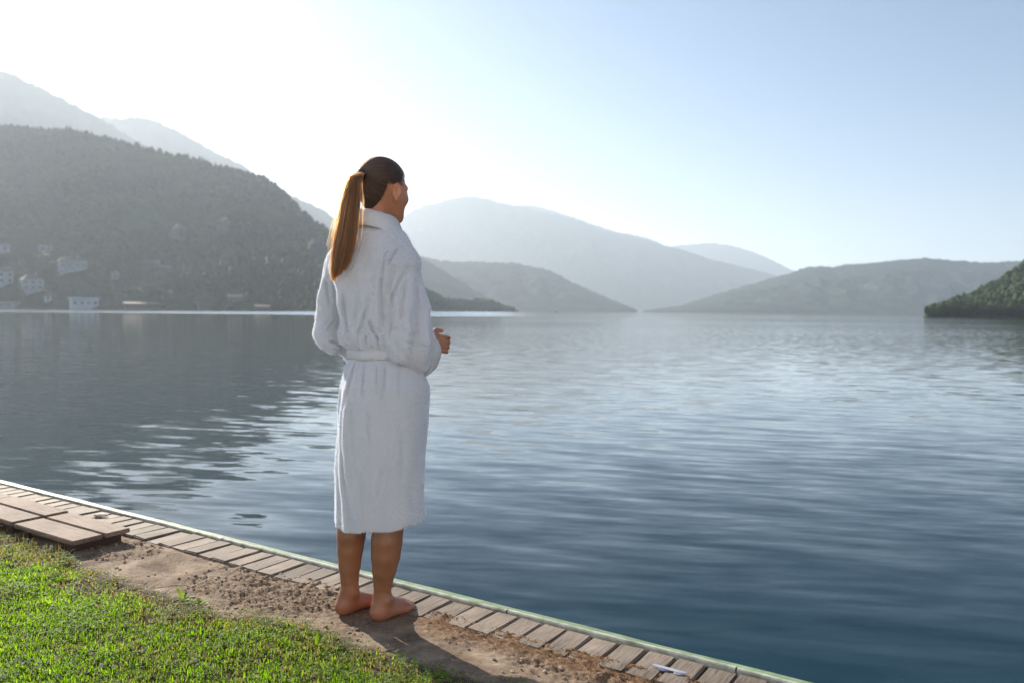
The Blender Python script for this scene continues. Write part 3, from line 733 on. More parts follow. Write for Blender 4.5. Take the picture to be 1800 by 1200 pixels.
def blades(a, b, h, w, tint, z0):
    n = len(a); base = np.stack([QB[0] + QD[0]*a + QN[0]*b, QB[1] + QD[1]*a + QN[1]*b, z0], 1)
    an = rng.random(n) * 6.283; le = rng.random(n) * 0.9 * h
    dr = np.stack([np.cos(an), np.sin(an), 0 * an], 1); an2 = an + 1.57 + (rng.random(n) - 0.5) * 2; sd = np.stack([np.cos(an2), np.sin(an2), 0 * an], 1) * w[:, None]
    mid = base + dr * (le * 0.35)[:, None] + np.array([0, 0, 1]) * (h * 0.6)[:, None]
    tip = base + dr * le[:, None] + np.array([0, 0, 1]) * (h * (1 - 0.35 * (le / h)))[:, None]
    Vb = np.stack([base - sd, base + sd, mid + sd * 0.8, mid - sd * 0.8, tip + sd * 0.12, tip - sd * 0.12], 1).reshape(-1, 3)
    i = np.arange(n)[:, None] * 6
    Fb = np.concatenate([i + np.array([[0, 1, 2, 3]]), i + np.array([[3, 2, 4, 5]])], 0)
    return Vb, Fb, np.repeat(tint, 6)
def lawn():
    n = 150000
    a = -0.3 + 5.2 * rng.random(n) ** 1.0; b = 0.46 + 1.25 * rng.random(n)
    lb = lawn_b(a); w2 = QB + a[:, None] * QD + b[:, None] * QN
    pu = 900 + FPX * w2[:, 0] / w2[:, 1]; pv_ = 546 + FPX * CH / w2[:, 1]
    edge = (b - lb) + 0.05 * fbm(a * 14, b * 14, 0, 3, 15)
    k = (edge > -0.015) & (w2[:, 1] > 2.1) & (pu > -160) & (rng.random(n) < sstep(-0.02, 0.10, edge) * 0.92 + 0.06)
    bare = fbm(a * 3.8, b * 3.8, 0, 3, 25) + 0.08
    k &= rng.random(n) < 1 - 0.8 * sstep(0.25, 0.45, bare) * sstep(0.5, 0.1, edge)
    a, b, edge, bare = a[k], b[k], edge[k], bare[k]; n = len(a)
    clump = fbm(a * 22, b * 22, 0, 3, 35) * 0.5 + 0.5; big = fbm(a * 2.5, b * 2.5, 0, 3, 36) * 0.5 + 0.5
    z, _, _ = bank_z(a, b)
    h = (0.008 + 0.026 * clump * rng.random(n) + 0.006 * rng.random(n)) * (0.55 + 0.45 * sstep(0, 0.2, edge))
    h *= np.where(rng.random(n) < 0.02, 1.7, 1.0)
    w = 0.0011 + 0.0014 * rng.random(n)
    tint = np.clip(0.27 + 0.36 * clump + 0.75 * (big - 0.42) + 0.55 * (rng.random(n) - 0.4), 0.14, 1)
    dry = rng.random(n) < (0.80 * sstep(0.26, 0.0, edge) + 0.04 + 0.35 * sstep(0.1, 0.4, bare) * sstep(0.7, 0.2, edge)); tint[dry] = rng.random(dry.sum()) * 0.16
    return blades(a, b, h, w, tint, z - 0.002)
Vg, Fg, Tg = lawn()
lo = mesh_np('lawn_grass', Vg, Fg, M['grass']); attr(lo, 'tint', Tg); tag(lo, 'short sunlit green lawn in the lower left corner', 'grass', kind='stuff')
# clover leaves among the blades
def clover():
    n = 34000; a = -0.2 + 5 * rng.random(n); b = 0.5 + 1.15 * rng.random(n)
    k = (b - lawn_b(a) > 0.03) & (rng.random(n) < 0.25 + 0.75 * sstep(-0.05, 0.25, fbm(a * 5, b * 5, 0, 3, 55)))
    a, b = a[k], b[k]; n = len(a); z, _, _ = bank_z(a, b); z = z + 0.012 + 0.022 * rng.random(n) ** 0.7
    base = np.stack([QB[0] + QD[0]*a + QN[0]*b, QB[1] + QD[1]*a + QN[1]*b, z], 1); s = 0.0035 + 0.004 * rng.random(n); ph = rng.random(n) * 6.28
    VV = []
    for q in range(3):
        an = ph + q * 2.094; d = np.stack([np.cos(an), np.sin(an), (rng.random(n) - 0.4) * 0.9], 1) * s[:, None]; t = np.stack([-np.sin(an), np.cos(an), (rng.random(n) - 0.5) * 0.5], 1) * (s * 0.55)[:, None]
        VV.append(np.stack([base, base + d * 0.9 - t, base + d * 1.5, base + d * 0.9 + t], 1))
    V_ = np.stack(VV, 1).reshape(-1, 3)
    return V_, np.arange(len(V_)).reshape(-1, 4), np.repeat(np.clip(0.30 + 0.55 * rng.random(n) + 0.25 * fbm(a * 3, b * 3, 0, 2, 66), 0.2, 1), 12)
Vc, Fc_, Tc = clover()
co = mesh_np('clover_leaves', Vc, Fc_, M['grass']); attr(co, 'tint', Tc); tag(co, 'small clover leaves scattered through the lawn', 'clover', kind='stuff')
# dry tufts along the planks and round the platform
def tufts():
    n = 2600; a = -0.6 + 2.3 * rng.random(n); b = soil_b(a) + 0.02 + 0.16 * rng.random(n) ** 1.4
    z, g, mo = bank_z(a, b); k = (rng.random(n) < mo * 0.9 + 0.1) & ~((np.abs(a - 1.45) < 0.16)); a, b, z = a[k], b[k], z[k]; n = len(a)
    v1 = blades(a, b, 0.005 + 0.010 * rng.random(n), 0.0007 + 0.0007 * rng.random(n), rng.random(n) * 0.14, z - 0.002)
    m = 420; a = 3.0 + 1.3 * rng.random(m); b = 0.60 + 0.06 * rng.random(m); z, _, _ = bank_z(a, b)
    v2 = blades(a, b, 0.02 + 0.05 * rng.random(m) ** 2, 0.0011 + 0.001 * rng.random(m), 0.1 + 0.7 * rng.random(m), z - 0.002)
    return np.concatenate([v1[0], v2[0]]), np.concatenate([v1[1], v2[1] + len(v1[0])]), np.concatenate([v1[2], v2[2]])
Vt, Ft, Tt = tufts(); M['dry'] = grass_mat('dry_moss', [(0.0, (0.07, 0.04, 0.02)), (0.14, (0.16, 0.10, 0.05)), (0.3, (0.14, 0.12, 0.05)), (1.0, (0.12, 0.2, 0.03))], 0.3)
to = mesh_np('dry_moss_tufts', Vt, Ft, M['dry']); attr(to, 'tint', Tt); tag(to, 'dry brown moss and grass tufts between planks and concrete', 'moss', kind='stuff')
# clover flowers near the platform and in the lawn
M['petal'] = simple('white_clover_petals', [(0.55, 0.5, 0.5), (0.75, 0.72, 0.7)], 200, 0.8)
M['stem'] = simple('green_stem', [(0.08, 0.14, 0.03), (0.12, 0.18, 0.05)], 100, 0.6)
def flower_mesh():
    bm = bmesh.new()
    for i in range(26):
        y = 1 - 2 * (i + 0.5) / 26; r_2 = math.sqrt(1 - y * y); th = i * 2.39996
        d = Vector((math.cos(th) * r_2, math.sin(th) * r_2, y)); q = d.to_track_quat('Z', 'Y')
        vs_ = [bm.verts.new(q @ Vector(p_)) for p_ in ((-0.0016, 0, 0.001), (0.0016, 0, 0.001), (0.001, 0.0008, 0.008), (-0.001, -0.0008, 0.008))]; bm.faces.new(vs_)
        vs_ = [bm.verts.new(q @ Vector(p_)) for p_ in ((0, -0.0016, 0.001), (0, 0.0016, 0.001), (0.0008, 0.001, 0.008), (-0.0008, -0.001, 0.008))]; bm.faces.new(vs_)
    me = bpy.data.meshes.new('flower_head'); bm.to_mesh(me); bm.free(); me.materials.append(M['petal']); return me
fm = flower_mesh()
bm = bmesh.new(); bmesh.ops.create_cone(bm, segments=5, radius1=0.0012, radius2=0.0008, depth=0.035); 
for v in bm.verts: v.co.z += 0.0175
sm = bpy.data.meshes.new('stem'); bm.to_mesh(sm); bm.free(); sm.materials.append(M['stem'])
def flower(u, v, s, lab):
    p_ = at(u, v, 0.03); a, b = w2ab(p_); z = float(bank_z(a, b)[0])
    e = empty('clover_flower', (p_[0], p_[1], z - 0.002)); e.scale = (s, s, s); e.rotation_euler = (random.uniform(-.2, .2), random.uniform(-.2, .2), random.random() * 6)
    tag(e, lab, 'flower', 'white clover flowers')
    link(bpy.data.objects.new('stem', sm), e); o = link(bpy.data.objects.new('flower_head', fm), e); o.location = (0, 0, 0.036)
for i, (u, v) in enumerate(((8, 955), (15, 962), (40, 966), (77, 963), (87, 964))):
    flower(u, v, 0.9 + 0.3 * random.random(), '%s white clover flower from the left just below the wooden platforms' % ORD[i])
for i, (u, v) in enumerate(sorted(((176, 1171), (8, 1192), (99, 1186), (62, 1169), (340, 1158), (200, 1172), (365, 1128), (182, 1075), (280, 1118), (120, 1060)))):
    flower(u, v, 0.7 + 0.3 * random.random(), '%s small white clover flower from the left in the open lawn' % ORD[i])
# broad leaved weeds
M['weed'] = grass_mat('weed_leaf', [(0.0, (0.11, 0.20, 0.02)), (1.0, (0.20, 0.30, 0.035))], 0.55)
def weed(u, v, leaves, lab):
    p_ = at(u, v, 0.0); a, b = w2ab(p_); z = float(bank_z(a, b)[0])
    e = empty('broadleaf_weed', (p_[0], p_[1], z)); tag(e, lab, 'weed')
    for (an, L_, w, up) in leaves:
        n = 7; V_ = []
        for i in range(n):
            t = i / (n - 1); hw = w * (math.sin(math.pi * (0.06 + 0.9 * t)) ** 0.8); r1 = L_ * t * math.cos(up * (1 - 0.25 * t)); zz = L_ * t * math.sin(up * (1 - 0.25 * t)) + 0.004
            for s_ in (-1, 0, 1):
                V_.append((math.cos(an) * r1 - math.sin(an) * hw * s_, math.sin(an) * r1 + math.cos(an) * hw * s_, zz + abs(s_) * hw * 0.35))
        o = mesh_np('leaf', np.array(V_), grid_faces(n, 3), M['weed'], e, smooth=True); attr(o, 'tint', np.full(len(V_), random.random()))
weed(322, 1055, [(2.6, 0.055, 0.010, 1.05), (0.3, 0.05, 0.009, 0.35), (3.6, 0.035, 0.008, 0.4), (-0.6, 0.04, 0.009, 0.3), (1.4, 0.035, 0.008, 0.6), (0.0, 0.06, 0.009, 0.2)], 'bright yellow green broadleaf weed at the lawn edge, left of centre')
weed(352, 1060, [(0.4, 0.045, 0.010, 0.4), (2.2, 0.035, 0.009, 0.5), (-0.5, 0.045, 0.010, 0.25), (3.5, 0.03, 0.008, 0.3)], 'lower spreading broadleaf weed right beside the taller yellow green one')
weed(556, 1142, [(0.9, 0.055, 0.008, 0.9), (2.4, 0.04, 0.008, 0.6), (-0.3, 0.045, 0.008, 0.4), (3.9, 0.035, 0.007, 0.35), (1.6, 0.05, 0.007, 1.1)], 'upright light green weed in the lawn just left of the woman\'s shadow')
weed(375, 1146, [(0.6, 0.06, 0.006, 0.35), (0.9, 0.05, 0.006, 0.6), (3.4, 0.04, 0.006, 0.4), (2.3, 0.04, 0.006, 0.5)], 'small narrow leaved weed low in the middle of the lawn')
weed(100, 1020, [(1.2, 0.04, 0.010, 0.5), (2.9, 0.04, 0.010, 0.4), (4.6, 0.035, 0.009, 0.4), (0.1, 0.035, 0.009, 0.4)], 'pale rounded weed in the upper left of the lawn')

# ================================================================== THE WOMAN
class Field:
    def __init__(s, lo, hi, h):
        s.lo = np.array(lo, float); s.h = h
        s.n = np.ceil((np.array(hi) - s.lo) / h).astype(int) + 1
        s.F = np.full(s.n, 1.0, np.float32)
        s.ax = [s.lo[i] + h * np.arange(s.n[i]) for i in range(3)]
    def sub(s, lo, hi):
        a = np.clip(np.floor((np.array(lo) - s.lo) / s.h).astype(int), 0, s.n); b = np.clip(np.ceil((np.array(hi) - s.lo) / s.h).astype(int) + 1, 0, s.n)
        sl = tuple(slice(a[i], b[i]) for i in range(3))
        X, Y, Z = np.meshgrid(*[s.ax[i][sl[i]] for i in range(3)], indexing='ij', sparse=True)
        return sl, X, Y, Z
    def op(s, fn, lo, hi, k=0.01, mode='u'):
        pad = k + 3 * s.h
        sl, X, Y, Z = s.sub(np.array(lo) - pad, np.array(hi) + pad)
        if any(q.stop <= q.start for q in sl): return
        d = fn(X, Y, Z).astype(np.float32); A = s.F[sl]
        if mode == 'u':
            h = np.maximum(k - np.abs(A - d), 0) / k; s.F[sl] = np.minimum(A, d) - h * h * k * 0.25
        else:      # subtract
            d = -d; h = np.maximum(k - np.abs(A - d), 0) / k; s.F[sl] = np.maximum(A, d) + h * h * k * 0.25
    def cone(s, p, q, r0, r1, k=0.012, mode='u'):
        p, q = np.array(p, float), np.array(q, float); d = q - p; dd = max(d @ d, 1e-9)
        def fn(X, Y, Z):
            t = np.clip(((X - p[0]) * d[0] + (Y - p[1]) * d[1] + (Z - p[2]) * d[2]) / dd, 0, 1)
            return np.sqrt((X - p[0] - t*d[0])**2 + (Y - p[1] - t*d[1])**2 + (Z - p[2] - t*d[2])**2) - (r0 + (r1 - r0) * t)
        r = max(r0, r1); s.op(fn, np.minimum(p, q) - r, np.maximum(p, q) + r, k, mode)
    def ell(s, c, rad, ax, k=0.012, mode='u'):
        c = np.array(c, float); ax = [np.array(a, float) for a in ax]; r = max(rad)
        def fn(X, Y, Z):
            q = [((X - c[0]) * a[0] + (Y - c[1]) * a[1] + (Z - c[2]) * a[2]) for a in ax]
            k0 = np.sqrt(sum((q[i] / rad[i])**2 for i in range(3))); k1 = np.sqrt(sum((q[i] / rad[i]**2)**2 for i in range(3)))
            return k0 * (k0 - 1) / np.maximum(k1, 1e-6)
        s.op(fn, c - r, c + r, k, mode)
    def mesh(s):
        F = s.F; n = s.n; ins = F < 0
        cnt = np.zeros(n - 1, np.int8)
        for i in (0, 1):
            for j in (0, 1):
                for k in (0, 1): cnt += ins[i:n[0]-1+i, j:n[1]-1+j, k:n[2]-1+k]
        act = (cnt > 0) & (cnt < 8); I = np.argwhere(act); idx = np.full(n - 1, -1, np.int64); idx[act] = np.arange(len(I))
        val = {}
        for c in np.ndindex(2, 2, 2): val[c] = F[I[:, 0] + c[0], I[:, 1] + c[1], I[:, 2] + c[2]]
        acc = np.zeros((len(I), 3)); w = np.zeros(len(I))
        for a in range(3):
            o = [q for q in range(3) if q != a]
            for b1 in (0, 1):
                for b2 in (0, 1):
                    c0 = [0, 0, 0]; c0[o[0]] = b1; c0[o[1]] = b2; c1 = list(c0); c1[a] = 1
                    v0, v1 = val[tuple(c0)], val[tuple(c1)]; m_ = (v0 < 0) != (v1 < 0)
                    t = np.where(m_, v0 / np.where(m_, v0 - v1, 1), 0); pt = np.tile(np.array(c0, float), (len(I), 1)); pt[:, a] += t
                    acc += pt * m_[:, None]; w += m_
        V = s.lo + s.h * (I + acc / w[:, None])
        Q = []
        for a in range(3):
            o1, o2 = (a + 1) % 3, (a + 2) % 3
            sl0 = [slice(1, n[q] - 1) for q in range(3)]; sl0[a] = slice(0, n[a] - 1); sl1 = list(sl0); sl1[a] = slice(1, n[a])
            A, B = ins[tuple(sl0)], ins[tuple(sl1)]
            for flip, mk in ((False, A & ~B), (True, ~A & B)):
                E = np.argwhere(mk)
                if not len(E): continue
                for q in range(3):
                    if q != a: E[:, q] += 1
                def g(d1, d2):
                    C = E.copy(); C[:, o1] -= d1; C[:, o2] -= d2; return idx[C[:, 0], C[:, 1], C[:, 2]]
                q4 = [g(0, 0), g(1, 0), g(1, 1), g(0, 1)]
                Q.append(np.stack(q4[::-1] if flip else q4, 1))
        return V, np.concatenate(Q)
def smooth_mesh(V, Fq, it=2, lam=0.5):
    e = np.concatenate([Fq[:, [0, 1]], Fq[:, [1, 2]], Fq[:, [2, 3]], Fq[:, [3, 0]]]); e = np.concatenate([e, e[:, ::-1]])
    cnt = np.bincount(e[:, 0], minlength=len(V))[:, None]
    for q in range(it):
        for l in (lam, -lam * 1.03):
            acc = np.stack([np.bincount(e[:, 0], weights=V[e[:, 1], i], minlength=len(V)) for i in range(3)], 1)
            V = V + l * (acc / np.maximum(cnt, 1) - V)
    return V
def nrm(v): v = np.array(v, float); return v / np.linalg.norm(v)
UZ = np.array([0, 0, 1.0])
BASE = np.array([-0.55, 2.96, 0.0])
def fr(deg): a = R(deg); return np.array([math.sin(a), math.cos(a), 0]), np.array([math.cos(a), -math.sin(a), 0])
Fb, Rb = fr(29); Fh, Rh = fr(40); Ff, Rf = fr(38)
P = pd
HEAD = P(674, 326, 3.0)
def hd(f, r, z): return HEAD + Fh * f + Rh * r + UZ * z
S_r, E_r, C_r = P(710, 461, 2.93), P(719, 606, 2.895), P(731, 617, 2.97)
S_l, E_l, C_l = P(602, 458, 3.07), P(586, 586, 3.11), P(640, 610, 3.27)
NECK = P(660, 402, 2.985)

# ---- body
lo_, hi_ = BASE + np.array([-0.36, -0.36, -0.03]), BASE + np.array([0.46, 0.46, 1.78])
f = Field(lo_, hi_, 0.0034)
f.ell(hd(-0.006, 0, 0.0), (0.094, 0.072, 0.088), (Fh, Rh, UZ), 0.01)
f.ell(hd(0.040, 0, -0.050), (0.052, 0.056, 0.072), (Fh, Rh, UZ), 0.03)
f.cone(hd(0.052, 0, -0.098), hd(0.070, 0, -0.118), 0.028, 0.019, 0.03)
for s_ in (-1, 1):
    f.cone(hd(0.006, 0.048 * s_, -0.056), hd(0.060, 0.014 * s_, -0.112), 0.016, 0.015, 0.022)
    f.ell(hd(0.060, 0.034 * s_, -0.048), (0.026, 0.022, 0.020), (Fh, Rh, UZ), 0.02)          # cheekbone
    f.cone(hd(0.080, 0.012 * s_, -0.004), hd(0.066, 0.048 * s_, -0.008), 0.010, 0.010, 0.012)  # brow
    f.ell(hd(0.094, 0.030 * s_, -0.025), (0.014, 0.015, 0.009), (Fh, Rh, UZ), 0.010, 's')    # eye socket
f.cone(hd(0.084, 0, -0.018), hd(0.106, 0, -0.055), 0.007, 0.011, 0.012)
for s_ in (-1, 1): f.ell(hd(0.096, 0.010 * s_, -0.058), (0.009, 0.007, 0.007), (Fh, Rh, UZ), 0.006)
f.ell(hd(0.090, 0, -0.078), (0.009, 0.020, 0.006), (Fh, Rh, UZ), 0.006); f.ell(hd(0.088, 0, -0.090), (0.010, 0.018, 0.007), (Fh, Rh, UZ), 0.006)
for s_ in (-1, 1):   # ears
    ex = nrm(Rh * s_ * 0.86 - Fh * 0.5); ef = nrm(Fh * 0.86 + Rh * s_ * 0.5)
    c = hd(-0.004, 0.078 * s_, -0.033)
    f.ell(c + UZ * 0.004, (0.011, 0.018, 0.031), (ex, ef, nrm(UZ - Fh * 0.15)), 0.004)
    f.ell(c + ex * 0.012 + ef * 0.003 + UZ * 0.005, (0.009, 0.0115, 0.019), (ex, ef, UZ), 0.003, 's')
    f.cone(c + ex * 0.003 - ef * 0.013 - UZ * 0.004, c + ex * 0.004 - ef * 0.006 + UZ * 0.028, 0.004, 0.004, 0.003)
    f.cone(c + ex * 0.004 - ef * 0.006 + UZ * 0.028, c + ex * 0.001 + ef * 0.010 + UZ * 0.022, 0.004, 0.004, 0.003)
    f.ell(c - UZ * 0.027 + ex * 0.001, (0.005, 0.008, 0.008), (ex, ef, UZ), 0.006)
f.cone(hd(-0.026, 0, -0.055), NECK - Fb * 0.005, 0.044, 0.049, 0.025)
f.cone(hd(-0.004, 0, -0.085), NECK + Fb * 0.02, 0.034, 0.040, 0.025)
CH_ = P(660, 500, 2.99); HIP = P(672, 690, 2.98)
f.cone(NECK - UZ * 0.03, P(660, 470, 2.99), 0.055, 0.09, 0.05)
f.ell(P(660, 480, 2.99), (0.15, 0.095, 0.13), (Rb, Fb, UZ), 0.05); f.ell(P(666, 570, 2.99), (0.12, 0.085, 0.15), (Rb, Fb, UZ), 0.05)
f.ell(HIP, (0.150, 0.110, 0.13), (Rb, Fb, UZ), 0.05)
# legs
def leg(pts, k=0.005):
    for (p, r0), (q, r1) in zip(pts[:-1], pts[1:]): f.cone(p, q, r0, r1, k)
RL = [(P(700, 720, 2.94), 0.076), (P(689, 862, 2.95), 0.0555), (P(683, 920, 2.94), 0.0570), (P(680, 950, 2.932), 0.0575), (P(678, 975, 2.931), 0.0540), (P(675.5, 1000, 2.934), 0.0450), (P(673, 1026, 2.937), 0.0345), (P(671.5, 1048, 2.938), 0.0295)]
LL = [(P(640, 720, 3.02), 0.075), (P(625, 862, 3.02), 0.0545), (P(619, 912, 3.005), 0.0555), (P(617.5, 940, 2.995), 0.0540), (P(615.5, 965, 2.993), 0.0485), (P(614.5, 992, 2.99), 0.0412), (P(614.5, 1018, 2.987), 0.0340), (P(615.5, 1038, 2.985), 0.0302)]
leg(RL); leg(LL)
def foot(heel, ff, side, ankle):
    rf = np.array([ff[1], -ff[0], 0.0]) * side
    def L(a, b, z): return np.array([heel[0], heel[1], 0]) + ff * a + rf * b + UZ * z
    f.ell(L(0.036, 0, 0.030), (0.035, 0.0265, 0.032), (ff, rf, UZ), 0.015)
    f.cone(ankle, L(0.052, 0, 0.058), 0.0285, 0.030, 0.02)
    for s_ in (-1, 1): f.ell(L(0.058, 0.030 * s_, 0.078 + 0.006 * s_ * -1), (0.012, 0.009, 0.012), (ff, rf, UZ), 0.010)
    f.cone(L(0.060, 0, 0.062), L(0.160, -0.006, 0.024), 0.029, 0.018, 0.025)
    f.cone(L(0.05, 0.014, 0.020), L(0.158, 0.026, 0.013), 0.021, 0.014, 0.03)
    f.cone(L(0.05, -0.010, 0.026), L(0.168, -0.024, 0.018), 0.022, 0.018, 0.03)
    f.ell(L(0.160, 0.0, 0.016), (0.034, 0.042, 0.017), (ff, rf, UZ), 0.02)
    for q, (b, a1, r) in enumerate(((-0.027, 0.214, 0.0115), (-0.007, 0.216, 0.0082), (0.009, 0.208, 0.0078), (0.0235, 0.198, 0.0074), (0.036, 0.186, 0.0070))):
        kn = L(a1 - 0.022, b, 0.016 if q else 0.014)
        f.cone(L(0.165, b * 0.9, 0.017), kn, r * 1.05, r, 0.008); f.cone(kn, L(a1, b, 0.0085), r, r * 0.92, 0.003)
foot((-0.512, 2.893), nrm((0.625, 0.78, 0)), 1, RL[-1][0])
foot((-0.652, 2.945), nrm((0.60, 0.80, 0)), -1, LL[-1][0])
# arms and hands
def arm(S, E, W): f.cone(S, E, 0.050, 0.040, 0.03); f.cone(E, W, 0.037, 0.026, 0.02)
W_r = P(747, 601, 3.035)
W_l = P(668, 610, 3.30)
arm(S_r, E_r, W_r); arm(S_l, E_l, W_l)
def hand(Wp, fwd, out, up_, side):
    def L(a, o, u_): return Wp + fwd * a + out * o + up_ * u_
    f.cone(L(-0.02, 0, 0), L(0.02, 0, 0), 0.024, 0.024, 0.015)
    f.ell(L(0.055, 0, 0), (0.044, 0.015, 0.038), (fwd, out, up_), 0.015)
    for q, (u_, ln) in enumerate(((0.027, 0.9), (0.009, 1.0), (-0.009, 0.93), (-0.026, 0.75))):
        a = L(0.085, 0.002, u_); b = a + (fwd * 0.032 - out * 0.012) * ln; c = b + (fwd * 0.004 - out * 0.024) * ln; d = c + (-fwd * 0.020 - out * 0.004) * ln
        f.cone(a, b, 0.0092, 0.0088, 0.005); f.cone(b, c, 0.0088, 0.0080, 0.002); f.cone(c, d, 0.0080, 0.0070, 0.002)
    t0 = L(0.030, -0.004, 0.030); t1 = L(0.060, -0.018, 0.050); t2 = L(0.088, -0.022, 0.050)
    f.cone(t0, t1, 0.0125, 0.0105, 0.010); f.cone(t1, t2, 0.0100, 0.0080, 0.003)
fwd = nrm(Fb * 0.80 + Rb * 0.30 - UZ * 0.10); out = nrm(np.cross(fwd, UZ)); hand(W_r, fwd, out, nrm(np.cross(out, fwd)), 1)
fwd = nrm(Rb * 0.9 + Fb * 0.3); out = nrm(-np.cross(fwd, UZ)); hand(W_l, fwd, out, UZ, -1)
sl, X, Y, Z = f.sub(lo_, hi_); f.F = np.maximum(f.F, (0.0005 - Z)).astype(np.float32)      # soles flat on the ground
Vb, Qb = f.mesh(); Vb = smooth_mesh(Vb, Qb, 2)

def skin_mat():
    m_, nt, bs, out = mat_new('tanned_skin')
    n = noise(nt, 9, 4); n2 = noise(nt, 260, 3)
    col = ramp(nt, n.outputs['Fac'], [(0.3, (0.25, 0.105, 0.055)), (0.7, (0.33, 0.15, 0.085))])
    geo = N(nt, 'ShaderNodeNewGeometry'); sp = N(nt, 'ShaderNodeSeparateXYZ'); nt.links.new(geo.outputs['Position'], sp.inputs[0])
    mr = N(nt, 'ShaderNodeMapRange'); mr.inputs[1].default_value = 0.4; mr.inputs[2].default_value = 1.3; mr.inputs[3].default_value = 0.82; mr.inputs[4].default_value = 1.4; nt.links.new(sp.outputs[2], mr.inputs[0])
    hs = N(nt, 'ShaderNodeHueSaturation'); nt.links.new(mr.outputs[0], hs.inputs['Value']); nt.links.new(col, hs.inputs['Color']); col = hs.outputs[0]
    m2 = N(nt, 'ShaderNodeMapRange'); m2.inputs[1].default_value = 0.03; m2.inputs[2].default_value = 0.13; m2.inputs[3].default_value = 0.32; m2.inputs[4].default_value = 0.0; nt.links.new(sp.outputs[2], m2.inputs[0])
    n4 = noise(nt, 45, 4); mm = N(nt, 'ShaderNodeMath', operation='MULTIPLY'); nt.links.new(m2.outputs[0], mm.inputs[0]); nt.links.new(n4.outputs['Fac'], mm.inputs[1])
    mc = N(nt, 'ShaderNodeMix', data_type='RGBA'); nt.links.new(mm.outputs[0], mc.inputs[0]); nt.links.new(col, mc.inputs[6]); mc.inputs[7].default_value = (0.52, 0.17, 0.12, 1); col = mc.outputs[2]
    nt.links.new(col, bs.inputs['Base Color']); bs.inputs['Roughness'].default_value = 0.40; bs.inputs['Specular IOR Level'].default_value = 0.4
    bs.inputs['Subsurface Weight'].default_value = 0.15; bs.inputs['Subsurface Radius'].default_value = (1.0, 0.35, 0.18); bs.inputs['Subsurface Scale'].default_value = 0.006
    bump(nt, bs, n2.outputs['Fac'], 0.15, 0.001); return m_
M['skin'] = skin_mat()
person = empty('person', BASE)
tag(person, 'barefoot woman in white bathrobe with long ponytail, back turned, facing the lake', 'person')
mesh_np('body', Vb, Qb, M['skin'], person, True, BASE)
M['eye'] = simple('eye_white', [(0.7, 0.7, 0.68), (0.75, 0.75, 0.73)], 5, 0.2); M['iris'] = simple('iris_brown', [(0.03, 0.02, 0.01), (0.06, 0.035, 0.02)], 50, 0.2)
for s_ in (-1, 1):
    c = hd(0.0805, 0.030 * s_, -0.025); ey = mesh_np('eye', IV * 0.0115 + c, IF, M['eye'], person, True, BASE)
    d = np.stack([IV[:, 0], IV[:, 1], IV[:, 2]], 1) * 0.0052; d = d - Fh * 0
    mesh_np('iris', d * (1 - 0.65 * np.abs(Fh)) + c + Fh * 0.0102, IF, M['iris'], ey, True, BASE)

# ---- bathrobe
secs = [ # v, u centre, half width (m), depth/width, y
    (388, 664, 0.060, 1.00, 2.985), (404, 661, 0.078, 0.90, 2.985), (422, 659, 0.102, 0.78, 2.985), (442, 657, 0.120, 0.76, 2.985), (480, 658, 0.134, 0.80, 2.985),
    (540, 661, 0.136, 0.86, 2.985), (585, 664, 0.138, 0.90, 2.985), (603, 668, 0.131, 0.90, 2.985), (613, 671, 0.117, 0.88, 2.985), (628, 672, 0.115, 0.88, 2.985), (642, 674, 0.139, 0.88, 2.985),
    (680, 675, 0.164, 0.88, 2.98), (720, 672, 0.168, 0.88, 2.98), (800, 668, 0.166, 0.88, 2.975), (860, 666, 0.164, 0.88, 2.97), (950, 668, 0.171, 0.90, 2.965)]
sz, sxc, syc, sa, sb_ = [], [], [], [], []
for v, u, hw, dr, y in secs:
    p = P(u, v, y); sz.append(p[2]); sxc.append(p[0]); syc.append(y)
    a = hw / math.sqrt(math.cos(R(40))**2 + (dr * math.sin(R(40)))**2); sa.append(a); sb_.append(a * dr)
o_ = np.argsort(sz); sz, sxc, syc, sa, sb_ = [np.array(q)[o_] for q in (sz, sxc, syc, sa, sb_)]
lo2, hi2 = BASE + np.array([-0.36, -0.34, 0.28]), BASE + np.array([0.36, 0.42, 1.52])
g = Field(lo2, hi2, 0.0042)
def loft(off=0.0, zmin=None, zmax=None):
    def fn(X, Y, Z):
        cx = np.interp(Z, sz, sxc); cy_ = np.interp(Z, sz, syc); a = np.interp(Z, sz, sa) + off; b = np.interp(Z, sz, sb_) + off
        dx, dy = X - cx, Y - cy_; qr = dx * Rb[0] + dy * Rb[1]; qf = dx * Fb[0] + dy * Fb[1]
        k0 = np.sqrt((qr / a)**2 + (qf / b)**2); k1 = np.sqrt((qr / a**2)**2 + (qf / b**2)**2)
        d = k0 * (k0 - 1) / np.maximum(k1, 1e-6)
        if zmin is not None: d = np.maximum(d, zmin - Z)
        if zmax is not None: d = np.maximum(d, Z - zmax)
        return d
    return fn
g.op(loft(zmax=1.480), lo2, hi2, 0.005)
for Sx, s_ in ((S_r, 1), (S_l, -1)):
    g.cone(NECK + Rb * 0.05 * s_ - UZ * 0.030, Sx + UZ * 0.004, 0.042, 0.056, 0.05)
    g.ell(P(660, 470, 2.96) + Rb * 0.070 * s_, (0.08, 0.095, 0.12), (Rb, Fb, UZ), 0.05)    # shoulder blades
rdg = lambda q: 1 - 2 * np.abs(q)                        # sharp-crested folds
